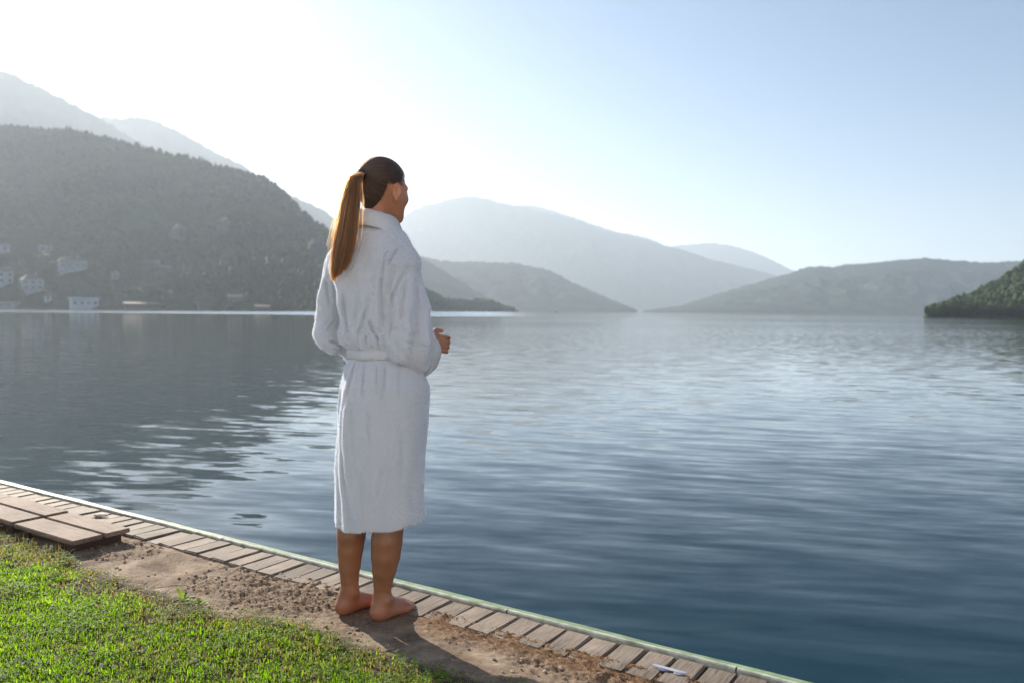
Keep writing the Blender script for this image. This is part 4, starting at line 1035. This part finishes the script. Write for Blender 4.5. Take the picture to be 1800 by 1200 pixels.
def creases(lines, px_, py_, pz_, ymax, depth):
    """pressed-in fold lines of the cloth on the back: (points, depth, width)"""
    out_ = np.zeros(len(px_)); face = py_ < ymax
    for pts_, A, w in lines:
        W_ = [P(u, v, depth) for u, v in pts_]; best = np.full(len(px_), 9.0); par = np.zeros(len(px_)); n_ = len(W_) - 1
        for i in range(n_):
            p, q = W_[i], W_[i + 1]; dx, dz = q[0] - p[0], q[2] - p[2]; L2 = dx * dx + dz * dz
            t = np.clip(((px_ - p[0]) * dx + (pz_ - p[2]) * dz) / L2, 0, 1)
            sgn = np.sign((px_ - p[0]) * dz - (pz_ - p[2]) * dx)
            d = np.hypot(px_ - p[0] - t * dx, pz_ - p[2] - t * dz); m_ = d < np.abs(best); best = np.where(m_, d * sgn, best); par = np.where(m_, (i + t) / n_, par)
        fade = sstep(0.0, 0.22, par) * sstep(1.0, 0.75, par) if A > 0 else 1.0
        a_ = abs(A); out_ += fade * (-a_ * np.exp(-(best / w) ** 2) + 0.7 * a_ * np.exp(-((best - 2.0 * w) / (1.3 * w)) ** 2) + 0.35 * a_ * np.exp(-((best + 2.2 * w) / (1.5 * w)) ** 2))
    return out_ * face
TORSO_CREASES = [([(597, 505), (600, 545), (607, 575), (613, 595)], 0.010, 0.007), ([(652, 515), (645, 548), (632, 582), (622, 603)], 0.008, 0.008), ([(648, 560), (656, 582), (666, 600)], 0.008, 0.006),
    ([(676, 470), (670, 510), (674, 560), (672, 590)], 0.009, 0.008), ([(630, 500), (626, 540), (618, 570)], 0.006, 0.008), ([(684, 434), (679, 458), (673, 485)], 0.008, 0.006), ([(702, 430), (690, 452), (682, 474)], 0.009, 0.006),
    ([(642, 592), (641, 612)], -0.006, 0.004), ([(653, 594), (654, 612)], -0.007, 0.004), ([(663, 590), (665, 612)], -0.006, 0.004), ([(675, 592), (676, 612)], -0.007, 0.004), ([(688, 594), (688, 613)], -0.006, 0.004), ([(628, 594), (629, 612)], -0.006, 0.004),
    ([(637, 630), (639, 665), (641, 705)], 0.008, 0.006), ([(660, 630), (665, 675), (668, 700)], 0.007, 0.005), ([(677, 630), (676, 672), (673, 712)], 0.009, 0.006), ([(700, 630), (704, 670), (702, 705)], 0.007, 0.006), ([(622, 632), (614, 668), (608, 700)], 0.008, 0.005),
    ([(612, 700), (620, 750), (631, 800)], 0.006, 0.009), ([(652, 712), (651, 750), (654, 790)], 0.006, 0.008), ([(600, 790), (603, 830), (612, 880)], 0.007, 0.008), ([(678, 815), (672, 845), (664, 870)], 0.005, 0.008),
    ([(705, 735), (710, 790), (708, 850)], 0.005, 0.011), ([(640, 830), (636, 870), (640, 915)], 0.005, 0.010), ([(725, 820), (722, 860), (726, 900)], 0.005, 0.010)]
RIGHT_CREASES = [([(718, 474), (704, 492), (690, 520), (686, 545)], 0.011, 0.007), ([(727, 480), (731, 518), (736, 548)], 0.007, 0.006), ([(714, 488), (707, 530), (706, 572)], 0.009, 0.008), ([(684, 581), (698, 579), (722, 578)], 0.007, 0.005),
    ([(700, 598), (722, 603), (742, 606), (757, 612)], 0.011, 0.006), ([(692, 590), (708, 618), (730, 640)], 0.007, 0.007), ([(706, 447), (698, 466), (690, 488)], 0.009, 0.006), ([(738, 558), (733, 575), (728, 592)], 0.006, 0.006)]
LEFT_CREASES = [([(568, 578), (576, 569), (587, 560)], 0.010, 0.005), ([(574, 584), (582, 575), (592, 566)], 0.009, 0.005), ([(575, 485), (580, 515), (586, 545)], 0.009, 0.007), ([(562, 520), (561, 545), (566, 565)], 0.006, 0.006), ([(580, 598), (592, 602), (604, 606)], 0.008, 0.005)]
zb = P(669, 620, 2.985)[2]
def near_pts(fd):
    nr = np.argwhere(np.abs(fd.F) < 0.045); return nr, fd.ax[0][nr[:, 0]], fd.ax[1][nr[:, 1]], fd.ax[2][nr[:, 2]]
near, px_, py_, pz_ = near_pts(g)
cx = np.interp(pz_, sz, sxc); cyy = np.interp(pz_, sz, syc); ang = np.arctan2((py_ - cyy), (px_ - cx))
lat = (px_ - cx) * Rb[0] + (py_ - cyy) * Rb[1]; dep = (px_ - cx) * Fb[0] + (py_ - cyy) * Fb[1]
# gathers at the belt, running out above and below
gat = np.exp(-np.clip(zb - pz_, 0, 9) / 0.06) * (pz_ < zb) + np.exp(-np.clip(pz_ - zb, 0, 9) / 0.05) * (pz_ >= zb)
fold = 0.012 * gat * np.sin(ang * 15 + 3.2 * vn(ang * 2.5, pz_ * 5, 0, 4)) * (0.4 + 0.6 * vn(ang * 4, pz_ * 3, 0, 5))
# long soft drape folds of the skirt
sk_ = sstep(zb - 0.03, zb - 0.18, pz_); dn = np.clip((zb - pz_) / 0.65, 0, 1)
fold += sk_ * (0.010 * vn(ang * 1.6 + 0.9 * pz_, pz_ * 1.4, 0, 7) + 0.0048 * rdg(vn(ang * 2.2 + 1.2 * vn(pz_ * 3, ang, 0, 2), pz_ * 2.6, 0, 8)) + 0.0062 * fbm(px_ * 9, py_ * 9, pz_ * 7, 4, 9)) - sk_ * 0.002
# torso: drag lines from shoulder to belt, blousing above the belt
to_ = sstep(zb + 0.01, zb + 0.09, pz_) * sstep(1.47, 1.40, pz_); hi_z = np.clip((pz_ - zb) / 0.35, 0, 1.2)
s1 = lat * 11 * (0.75 + 0.25 * hi_z) + 0.9 * vn(lat * 5, pz_ * 5, 1, 10)
fold += to_ * (0.021 * rdg(vn(s1 + 3.3, pz_ * 2.6, 0.3, 11)) + 0.016 * vn((lat - (pz_ - zb) * 0.5) * 17, pz_ * 6, dep * 6, 12) + 0.007 * fbm(px_ * 18, py_ * 18, pz_ * 12, 3, 13) - 0.012)
fold += 0.016 * np.exp(-((pz_ - zb - 0.045) / 0.032)**2) * (0.6 + 0.8 * vn(ang * 5, pz_ * 8, 0, 15))
fold += creases(TORSO_CREASES, px_, py_, pz_, 3.0, 2.86)
g.F[near[:, 0], near[:, 1], near[:, 2]] -= fold.astype(np.float32)
# sleeves are separate forms laid against the torso
for S_, E_, C_, sd, rr4, s_ in ((S_r, E_r, C_r, 31, (0.058, 0.068, 0.074, 0.076), 1), (S_l, E_l, C_l, 37, (0.057, 0.063, 0.068, 0.070), -1)):
    h = Field(lo2, hi2, 0.0042)
    Mm = S_ * 0.45 + E_ * 0.55 + Rb * 0.004 * s_
    h.cone(S_, Mm, rr4[0], rr4[1], 0.012); h.cone(Mm, E_ + UZ * 0.006, rr4[1], rr4[2], 0.012); h.cone(E_, C_, rr4[2], rr4[3], 0.014)
    h.ell(C_ - UZ * 0.020 - Fb * 0.02, (0.066, 0.070, 0.066), (Fb, Rb, UZ), 0.02)
    near, px_, py_, pz_ = near_pts(h)
    w = np.exp(-(((px_ - E_[0])**2 + (py_ - E_[1])**2 + (pz_ - E_[2])**2) / 0.010))
    d1 = nrm(E_ - S_); t1 = (px_ - S_[0]) * d1[0] + (py_ - S_[1]) * d1[1] + (pz_ - S_[2]) * d1[2]
    q1 = (px_ - S_[0]) * Rb[0] + (py_ - S_[1]) * Rb[1]; q2 = (px_ - S_[0]) * Fb[0] + (py_ - S_[1]) * Fb[1]; an1 = np.arctan2(q2, q1)
    fold = w * (0.016 * rdg(vn((px_ + py_) * 8, (pz_ + px_ * 0.9) * 15, py_ * 6, sd)) - 0.004)
    w2 = sstep(-0.05, 0.04, t1) * sstep(0.42, 0.28, t1)
    fold += w2 * (0.013 * rdg(vn(an1 * 1.6 + t1 * 2.6, t1 * 3.2, 3, sd + 1)) + 0.008 * vn(an1 * 3 + t1 * 6, t1 * 8, 1, sd + 2) - 0.003) + 0.004 * fbm(px_ * 22, py_ * 22, pz_ * 14, 3, sd + 4)
    h.F[near[:, 0], near[:, 1], near[:, 2]] -= np.clip(fold + creases(RIGHT_CREASES if s_ > 0 else LEFT_CREASES, px_, py_, pz_, E_[1] + 0.05, E_[1] - 0.055), -0.020, 0.03).astype(np.float32)
    kk_ = 0.005; hh_ = np.maximum(kk_ - np.abs(g.F - h.F), 0) / kk_; g.F = np.minimum(g.F, h.F) - hh_ * hh_ * kk_ * 0.25
sl, X, Y, Z = g.sub(lo2, hi2)
# openings: hem, cuffs, neck
hem0 = np.array([-0.50, 2.97, 0.363]); hn = nrm(UZ - Fb * 0.10 - Rb * 0.06)
hemd = (X - hem0[0]) * hn[0] + (Y - hem0[1]) * hn[1] + (Z - hem0[2]) * hn[2] + 0.004 * np.sin((X + Y) * 40)
g.F = np.maximum(g.F, (-hemd).astype(np.float32))
g.op(loft(-0.030, zmax=0.46), lo2, [hi2[0], hi2[1], 0.47], 0.004, 's')
for C_, W_ in ((C_r, W_r), (C_l, W_l)):
    d = nrm(W_ - C_); g.cone(C_ + d * 0.03, C_ + d * 0.15, 0.060, 0.066, 0.006, 's')
g.cone(NECK + UZ * 0.05, NECK + UZ * 0.14, 0.055, 0.062, 0.01, 's')
Vr, Qr = g.mesh(); Vr = smooth_mesh(Vr, Qr, 2)
def terry():
    m_, nt, bs, out = mat_new('white_terry_cloth')
    n = noise(nt, 420, 3, 0.7); n2 = noise(nt, 55, 4, 0.6); n3 = noise(nt, 8, 3)
    nt.links.new(ramp(nt, n3.outputs['Fac'], [(0.3, (0.77, 0.82, 0.92)), (0.7, (0.82, 0.87, 0.96))]), bs.inputs['Base Color'])
    bs.inputs['Roughness'].default_value = 0.95; bs.inputs['Specular IOR Level'].default_value = 0.15
    bs.inputs['Sheen Weight'].default_value = 0.35; bs.inputs['Sheen Roughness'].default_value = 0.4
    ad = N(nt, 'ShaderNodeMath', operation='MULTIPLY_ADD'); ad.inputs[1].default_value = 0.8
    nt.links.new(n.outputs['Fac'], ad.inputs[0]); nt.links.new(n2.outputs['Fac'], ad.inputs[2])
    bump(nt, bs, ad.outputs[0], 1.0, 0.009)
    tr = N(nt, 'ShaderNodeBsdfTranslucent'); tr.inputs[0].default_value = (0.85, 0.8, 0.75, 1)
    mx = N(nt, 'ShaderNodeMixShader'); mx.inputs[0].default_value = 0.10
    nt.links.new(bs.outputs[0], mx.inputs[1]); nt.links.new(tr.outputs[0], mx.inputs[2]); nt.links.new(mx.outputs[0], out.inputs[0])
    return m_
M['terry'] = terry()
m_, nt, bs, out = mat_new('terry_pile'); bs.inputs['Base Color'].default_value = (0.82, 0.87, 0.965, 1); bs.inputs['Roughness'].default_value = 0.9; bs.inputs['Specular IOR Level'].default_value = 0.1
tr = N(nt, 'ShaderNodeBsdfTranslucent'); tr.inputs[0].default_value = (0.83, 0.87, 0.96, 1); mx = N(nt, 'ShaderNodeMixShader'); mx.inputs[0].default_value = 0.35
nt.links.new(bs.outputs[0], mx.inputs[1]); nt.links.new(tr.outputs[0], mx.inputs[2]); nt.links.new(mx.outputs[0], out.inputs[0]); M['terry_pile'] = m_
robe = mesh_np('bathrobe', Vr, Qr, M['terry'], person, True, BASE)
# terry pile: short loops standing off the cloth
fa = Vr[Qr]; fn_ = np.cross(fa[:, 2] - fa[:, 0], fa[:, 3] - fa[:, 1]); ar = np.linalg.norm(fn_, axis=1); fn_ /= np.maximum(ar, 1e-12)[:, None]
rp = np.random.default_rng(9); pick = rp.choice(len(fa), 150000, p=ar / ar.sum()); w4 = rp.random((150000, 4)); w4 /= w4.sum(1)[:, None]
p0 = (fa[pick] * w4[:, :, None]).sum(1); nn_ = fn_[pick]; jt = rp.normal(size=(150000, 3)) * 0.55 - np.array([0, 0, 0.25]); ln_ = (0.0014 + 0.0016 * rp.random(150000))[:, None]
p1 = p0 + (nn_ + jt * 0.5) * ln_ * 0.6; p2 = p0 + (nn_ + jt) * ln_
pc = bpy.data.hair_curves.new('terry_pile'); pc.add_curves([3] * 150000)
pc.attributes['position'].data.foreach_set('vector', (np.stack([p0 - nn_ * 0.0005, p1, p2], 1).reshape(-1, 3) - BASE).astype(np.float32).ravel())
ra_ = pc.attributes.get('radius') or pc.attributes.new('radius', 'FLOAT', 'POINT'); ra_.data.foreach_set('value', np.tile(np.array([0.0008, 0.0007, 0.0004], np.float32), 150000))
pc.materials.append(M['terry_pile']); tp = link(bpy.data.objects.new('terry_pile', pc), robe); tp['kind'] = 'stuff'
# belt
n = 120; Vv = []
zc = zb
for i in range(n):
    th = i / n * 2 * math.pi; zz0 = zc + 0.004 * math.sin(th + 0.6)
    ring = []
    for dz, dr in ((-0.019, 0.002), (-0.017, 0.009), (-0.006, 0.0125), (0.008, 0.0125), (0.017, 0.009), (0.019, 0.002), (0.010, -0.010), (-0.010, -0.010)):
        z_ = zz0 + dz + 0.002 * math.sin(5 * th + dz * 90); a = np.interp(zc, sz, sa) + dr + 0.002 * math.sin(7 * th); b = np.interp(zc, sz, sb_) + dr + 0.002 * math.sin(7 * th)
        c = np.array([np.interp(zc, sz, sxc), np.interp(zc, sz, syc), 0]); ring.append(c + Rb * a * math.cos(th) + Fb * b * math.sin(th) + UZ * z_)
    Vv.append(ring)
Vv = np.array(Vv); Fbelt = []
for i in range(n):
    for q in range(8): Fbelt.append((i*8 + q, ((i+1) % n)*8 + q, ((i+1) % n)*8 + (q+1) % 8, i*8 + (q+1) % 8))
mesh_np('belt', Vv.reshape(-1, 3), np.array(Fbelt), M['terry'], robe, True, BASE)
cfr = np.array([np.interp(zc, sz, sxc), np.interp(zc, sz, syc), zc]) + Fb * (np.interp(zc, sz, sb_) + 0.018)
mesh_np('belt_knot', IV * np.array([0.03, 0.022, 0.022]) + cfr, IF, M['terry'], robe, True, BASE)
for s_ in (-1, 1):
    V_ = []
    for i in range(9):
        t = i / 8; c = cfr + Rb * s_ * (0.012 + 0.03 * t) + Fb * (0.012 + 0.012 * math.sin(t * 3)) - UZ * 0.26 * t
        for (x, y) in ((-0.017, -0.004), (0.017, -0.004), (0.017, 0.004), (-0.017, 0.004)): V_.append(c + Rb * x + Fb * y)
    mesh_np('belt_end', np.array(V_), grid_faces(9, 4, True), M['terry'], robe, True, BASE)
# shawl collar
prof = [(-0.006, -0.030), (-0.003, 0.004), (0.003, 0.016), (0.012, 0.020), (0.021, 0.015), (0.030, -0.006), (0.040, -0.034), (0.036, -0.040), (0.028, -0.028), (0.016, -0.002), (0.008, 0.003), (0.003, -0.030)]
n = 70; V_ = []
for i in range(n):
    ph = (i / (n - 1) * 2 - 1) * R(168); af = abs(ph) / R(168)
    rad_r = 0.056 + 0.006 * af; rad_f = 0.056 + 0.030 * af
    c = NECK + UZ * (0.045 - 0.02 * math.sin(ph) * 0.3) - UZ * (0.020 * (1 - math.cos(ph)) + 0.17 * max(0, af - 0.55) ** 1.4 * 2.0) + Fb * 0.004
    d = -Fb * math.cos(ph) + Rb * math.sin(ph); ctr = c - Fb * rad_f * math.cos(ph) + Rb * rad_r * math.sin(ph)
    sc = 1.0 + 0.5 * af
    for (pr, pz) in prof:
        V_.append(ctr + d * pr * sc + UZ * pz * sc + UZ * 0.0022 * vn(i * 0.35, pr * 60, 0, 3))
V_ = np.array(V_); mesh_np('collar', V_, grid_faces(n, len(prof), True), M['terry'], robe, True, BASE)
# turned-back cuffs
for C_, W_, rr_, dn_ in ((C_r, W_r, 0.074, 0.020), (C_l, W_l, 0.068, 0.01)):
    d = nrm(nrm(W_ - C_) * 0.8 + Fb * 0.2); e1 = nrm(np.cross(d, UZ)); e2 = nrm(np.cross(e1, d)); V_ = []; n = 48
    cp = [(-0.050, 0.006), (-0.048, 0.012), (-0.020, 0.0135), (0.006, 0.012), (0.016, 0.004), (0.012, -0.004), (-0.010, -0.006), (-0.045, -0.004)]
    for i in range(n):
        th = i / n * 6.2832; wv_ = 1 + 0.05 * math.sin(3 * th + 1) + 0.03 * math.sin(5 * th)
        for (t, r_) in cp:
            V_.append(C_ + d * (t + 0.045 + 0.006 * math.sin(2 * th)) + (e1 * math.cos(th) * 0.92 + e2 * math.sin(th)) * (rr_ * wv_ + r_) - UZ * dn_)
    Fc2 = [(i*8 + q, ((i+1) % n)*8 + q, ((i+1) % n)*8 + (q+1) % 8, i*8 + (q+1) % 8) for i in range(n) for q in range(8)]
    mesh_np('cuff', np.array(V_), np.array(Fc2), M['terry'], robe, True, BASE)

# ---- hair
def hair_mat(name, col):
    m_ = bpy.data.materials.new(name); m_.use_nodes = True; nt = m_.node_tree; nt.nodes.clear()
    out = nt.nodes.new('ShaderNodeOutputMaterial'); hb = nt.nodes.new('ShaderNodeBsdfHairPrincipled')
    hb.parametrization = 'COLOR'
    hi = nt.nodes.new('ShaderNodeHairInfo')
    nt.links.new(ramp(nt, hi.outputs['Random'], [(0.0, tuple(q * 0.45 for q in col)), (0.7, col), (1.0, tuple(q * 3.2 for q in col))]), hb.inputs['Color'])
    hb.inputs['Roughness'].default_value = 0.36; hb.inputs['Radial Roughness'].default_value = 0.55
    nt.links.new(hb.outputs[0], out.inputs[0]); return m_
M['hair'] = hair_mat('brown_hair', (0.078, 0.026, 0.006)); M['scalp'] = hair_mat('dark_brown_hair', (0.040, 0.021, 0.013))
M['hair_cap'] = simple('brown_hair_base', [(0.028, 0.017, 0.012), (0.055, 0.033, 0.022)], 120, 0.55, 0.5, mapping=(1, 1, 6), spec=0.3, bdist=0.003)
def strands(name, arrs, radii, parent, mt='hair'):
    hc = bpy.data.hair_curves.new(name)
    hc.add_curves([len(a) for a in arrs])
    co_ = np.concatenate(arrs) - BASE
    hc.attributes['position'].data.foreach_set('vector', co_.astype(np.float32).ravel()) if 'position' in hc.attributes else None
    ra = hc.attributes.get('radius') or hc.attributes.new('radius', 'FLOAT', 'POINT')
    ra.data.foreach_set('value', np.concatenate(radii).astype(np.float32))
    hc.materials.append(M[mt])
    o = bpy.data.objects.new(name, hc); return link(o, parent)
# scalp cap
hl, hh2 = HEAD - 0.14, HEAD + 0.14
c_ = Field(hl, hh2, 0.003)
CR = np.array([0.099, 0.0765, 0.096])
c_.ell(hd(-0.010, 0, 0.0), tuple(CR), (Fh, Rh, UZ), 0.005)
c_.cone(hd(-0.055, 0, -0.045), hd(-0.062, 0, -0.080), 0.040, 0.028, 0.03)
c_.cone(hd(-0.085, 0, 0.022), hd(-0.108, 0, 0.024), 0.024, 0.016, 0.03)
sl, X, Y, Z = c_.sub(hl, hh2)
qf = (X - HEAD[0]) * Fh[0] + (Y - HEAD[1]) * Fh[1]; qz = Z - HEAD[2] + 0 * X + 0 * Y; qr = (X - HEAD[0]) * Rh[0] + (Y - HEAD[1]) * Rh[1] + 0 * Z
front = qf - (0.068 - 0.62 * np.clip(0.040 - qz, -0.0, 0.2))            # forehead hairline, leaning back
low = np.where(qf > -0.036, -0.006 - qz + 0.0 * qf, (-0.006 - qz) - np.clip((-0.036 - qf) * 4.2, 0, 0.098))
low = low * 0.75
edge_ = np.maximum(front * 0.8, low); c_.F = c_.F + (0.0058 * (1 - sstep(0.0, 0.030, -edge_))).astype(np.float32)
c_.F = np.maximum(c_.F, (edge_ + 0.007).astype(np.float32))
Vc2, Qc2 = c_.mesh(); Vc2 = smooth_mesh(Vc2, Qc2, 3)
hair = mesh_np('hair', Vc2, Qc2, M['hair_cap'], person, True, BASE)
TIE = hd(-0.108, 0.0, 0.024)
def cap_ok(p):
    q = p - HEAD; a = q @ Fh; z = q[2]
    if a > 0.066 - 0.62 * min(max(0.040 - z, -0.0), 0.2): return False
    lw = (-0.006 - z) if a > -0.036 else (-0.006 - z) - min(max((-0.036 - a) * 4.2, 0), 0.098)
    return lw < 0
A_, Rr_ = [], []
cc = hd(-0.010, 0, 0.0); cnt = 0
rh = np.random.default_rng(3)
while cnt < 4200:
    d = nrm(rh.normal(size=3)); p0 = cc + Fh * d[0] * CR[0] + Rh * d[1] * CR[1] + UZ * d[2] * CR[2]
    if not cap_ok(p0): continue
    tl = np.array([(TIE - cc) @ Fh / CR[0], (TIE - cc) @ Rh / CR[1], (TIE - cc)[2] / CR[2]]); tl = nrm(tl)
    m_ = 14; pts_ = []
    om = math.acos(max(-0.999, min(0.999, d @ tl))); lift = 0.002 + 0.004 * rh.random()
    for i in range(m_):
        t = i / (m_ - 1); w_ = (math.sin((1 - t) * om) * d + math.sin(t * om) * tl) / max(math.sin(om), 1e-3); w_ = nrm(w_)
        # sag so the sides sweep level past the ear before rising to the tie
        rad = 1.0 + (lift + 0.002 * math.sin(9 * t + cnt)) / 0.09
        q = cc + (Fh * w_[0] * CR[0] + Rh * w_[1] * CR[1] + UZ * w_[2] * CR[2]) * rad
        t2 = max(0, (t - 0.82) / 0.18); q = q * (1 - t2 * t2) + TIE * t2 * t2; pts_.append(q)
    A_.append(np.array(pts_)); Rr_.append(np.full(m_, 0.0007) * np.linspace(0.6, 1, m_)); cnt += 1
strands('scalp_strands', A_, Rr_, hair, 'scalp')
# ponytail: centre line from the tie down the back
cl_ = [TIE + Fh * 0.004, P(634, 306, 2.90), P(625, 312, 2.872), P(620, 328, 2.866), P(617, 350, 2.862), P(610, 400, 2.860), P(603, 440, 2.855), P(597, 470, 2.855), P(592, 496, 2.862)]
hw_ = np.array([7, 9, 11.5, 14, 18, 21.5, 22, 18, 12]) / FPX * 2.87; hw_[0] = 0.014
cl_ = np.array(cl_); tt = np.linspace(0, 1, len(cl_)); ts = np.linspace(0, 1, 34)
def cr_spline(P_, t):
    n_ = len(P_) - 1; x = t * n_; i = np.clip(x.astype(int), 0, n_ - 1); f_ = (x - i)[:, None]
    g_ = lambda k: P_[np.clip(i + k, 0, n_)]
    return 0.5 * ((2 * g_(0)) + (-g_(-1) + g_(1)) * f_ + (2*g_(-1) - 5*g_(0) + 4*g_(1) - g_(2)) * f_**2 + (-g_(-1) + 3*g_(0) - 3*g_(1) + g_(2)) * f_**3)
CL = cr_spline(cl_, ts); HW = np.interp(ts, tt, hw_)
A_, Rr_ = [], []
locks = [(rh.random() * 6.283, math.sqrt(rh.random()), 0.90 + 0.10 * rh.random()) for q in range(70)]
for i in range(3800):
    an = rh.random() * 6.283; r_ = math.sqrt(rh.random()); lk = locks[int(rh.integers(0, 70))]
    ox, oy = math.cos(an) * r_, math.sin(an) * r_; lx, ly = math.cos(lk[0]) * lk[1], math.sin(lk[0]) * lk[1]
    ln = (0.985 - 0.12 * (0.5 + 0.5 * lx) - 0.14 * rh.random() ** 2.2) * (0.35 + 0.65 * lk[2]) * 1.03; ln = min(ln, 1.0)
    if rh.random() < 0.05: ln *= 0.85; ox *= 1.15
    t = ts * ln; c = np.stack([np.interp(t, ts, CL[:, q]) for q in range(3)], 1); w_ = np.interp(t, ts, HW)
    k_ = 0.80 * sstep(0.05, 0.8, t); x = (ox * 0.9 * (1 - k_) + (lx + (ox - lx) * 0.16) * k_) * w_; y = (oy * 0.9 * (1 - k_) + (ly + (oy - ly) * 0.16) * k_) * w_ * 0.6
    jit = 0.0013 * (np.sin(t * (9 + 8 * rh.random()) + rh.random() * 6))
    A_.append(c + np.stack([x + jit, y + jit, 0 * x], 1)); Rr_.append(np.full(34, 0.00075) * np.interp(ts, [0, 0.7, 1], [1, 1, 0.35]))
for i in range(60):     # fly-aways
    t = ts * (0.5 + 0.5 * rh.random()); c = np.stack([np.interp(t, ts, CL[:, q]) for q in range(3)], 1); w_ = np.interp(t, ts, HW); an = rh.random() * 6.283; k = 1.05 + 0.45 * rh.random() * ts
    A_.append(c + np.stack([np.cos(an) * w_ * k, np.sin(an) * w_ * k * 0.6, 0.004 * np.sin(ts * 7)], 1)); Rr_.append(np.full(34, 0.0004))
pony = strands('ponytail', A_, Rr_, hair)
# hair tie
V_ = []; n = 24; dt = nrm(-Fh * 0.85 + UZ * 0.25); e1 = nrm(np.cross(dt, UZ)); e2 = np.cross(e1, dt)
for i in range(n):
    th = i / n * 6.2832
    for q in range(8):
        ph = q / 8 * 6.2832; rr_ = 0.0165 + 0.0045 * math.cos(ph); V_.append(TIE + dt * (0.006 * math.sin(ph) + 0.006) + (e1 * math.cos(th) + e2 * math.sin(th)) * rr_)
M['tie'] = simple('dark_elastic', [(0.03, 0.016, 0.01), (0.05, 0.03, 0.02)], 80, 0.7)
mesh_np('hair_tie', np.array(V_), np.array([(i*8 + q, ((i+1) % n)*8 + q, ((i+1) % n)*8 + (q+1) % 8, i*8 + (q+1) % 8) for i in range(n) for q in range(8)]), M['tie'], hair, True, BASE)

# ================================================================== haze
hm = bpy.data.materials.new('haze'); hm.use_nodes = True; nt = hm.node_tree; nt.nodes.clear()
ho = nt.nodes.new('ShaderNodeOutputMaterial'); pv = nt.nodes.new('ShaderNodeVolumePrincipled')
pv.inputs['Color'].default_value = (0.74, 0.865, 1.0, 1); pv.inputs['Density'].default_value = HAZE_DENSITY
pv.inputs['Anisotropy'].default_value = HAZE_G
nt.links.new(pv.outputs[0], ho.inputs['Volume'])
hz = box('haze', (0, 1500, HAZE_TOP / 2 - 3), (24000, 19000, HAZE_TOP + 6), hm)
tag(hz, 'pale morning haze filling the air over the lake', 'haze', kind='stuff')
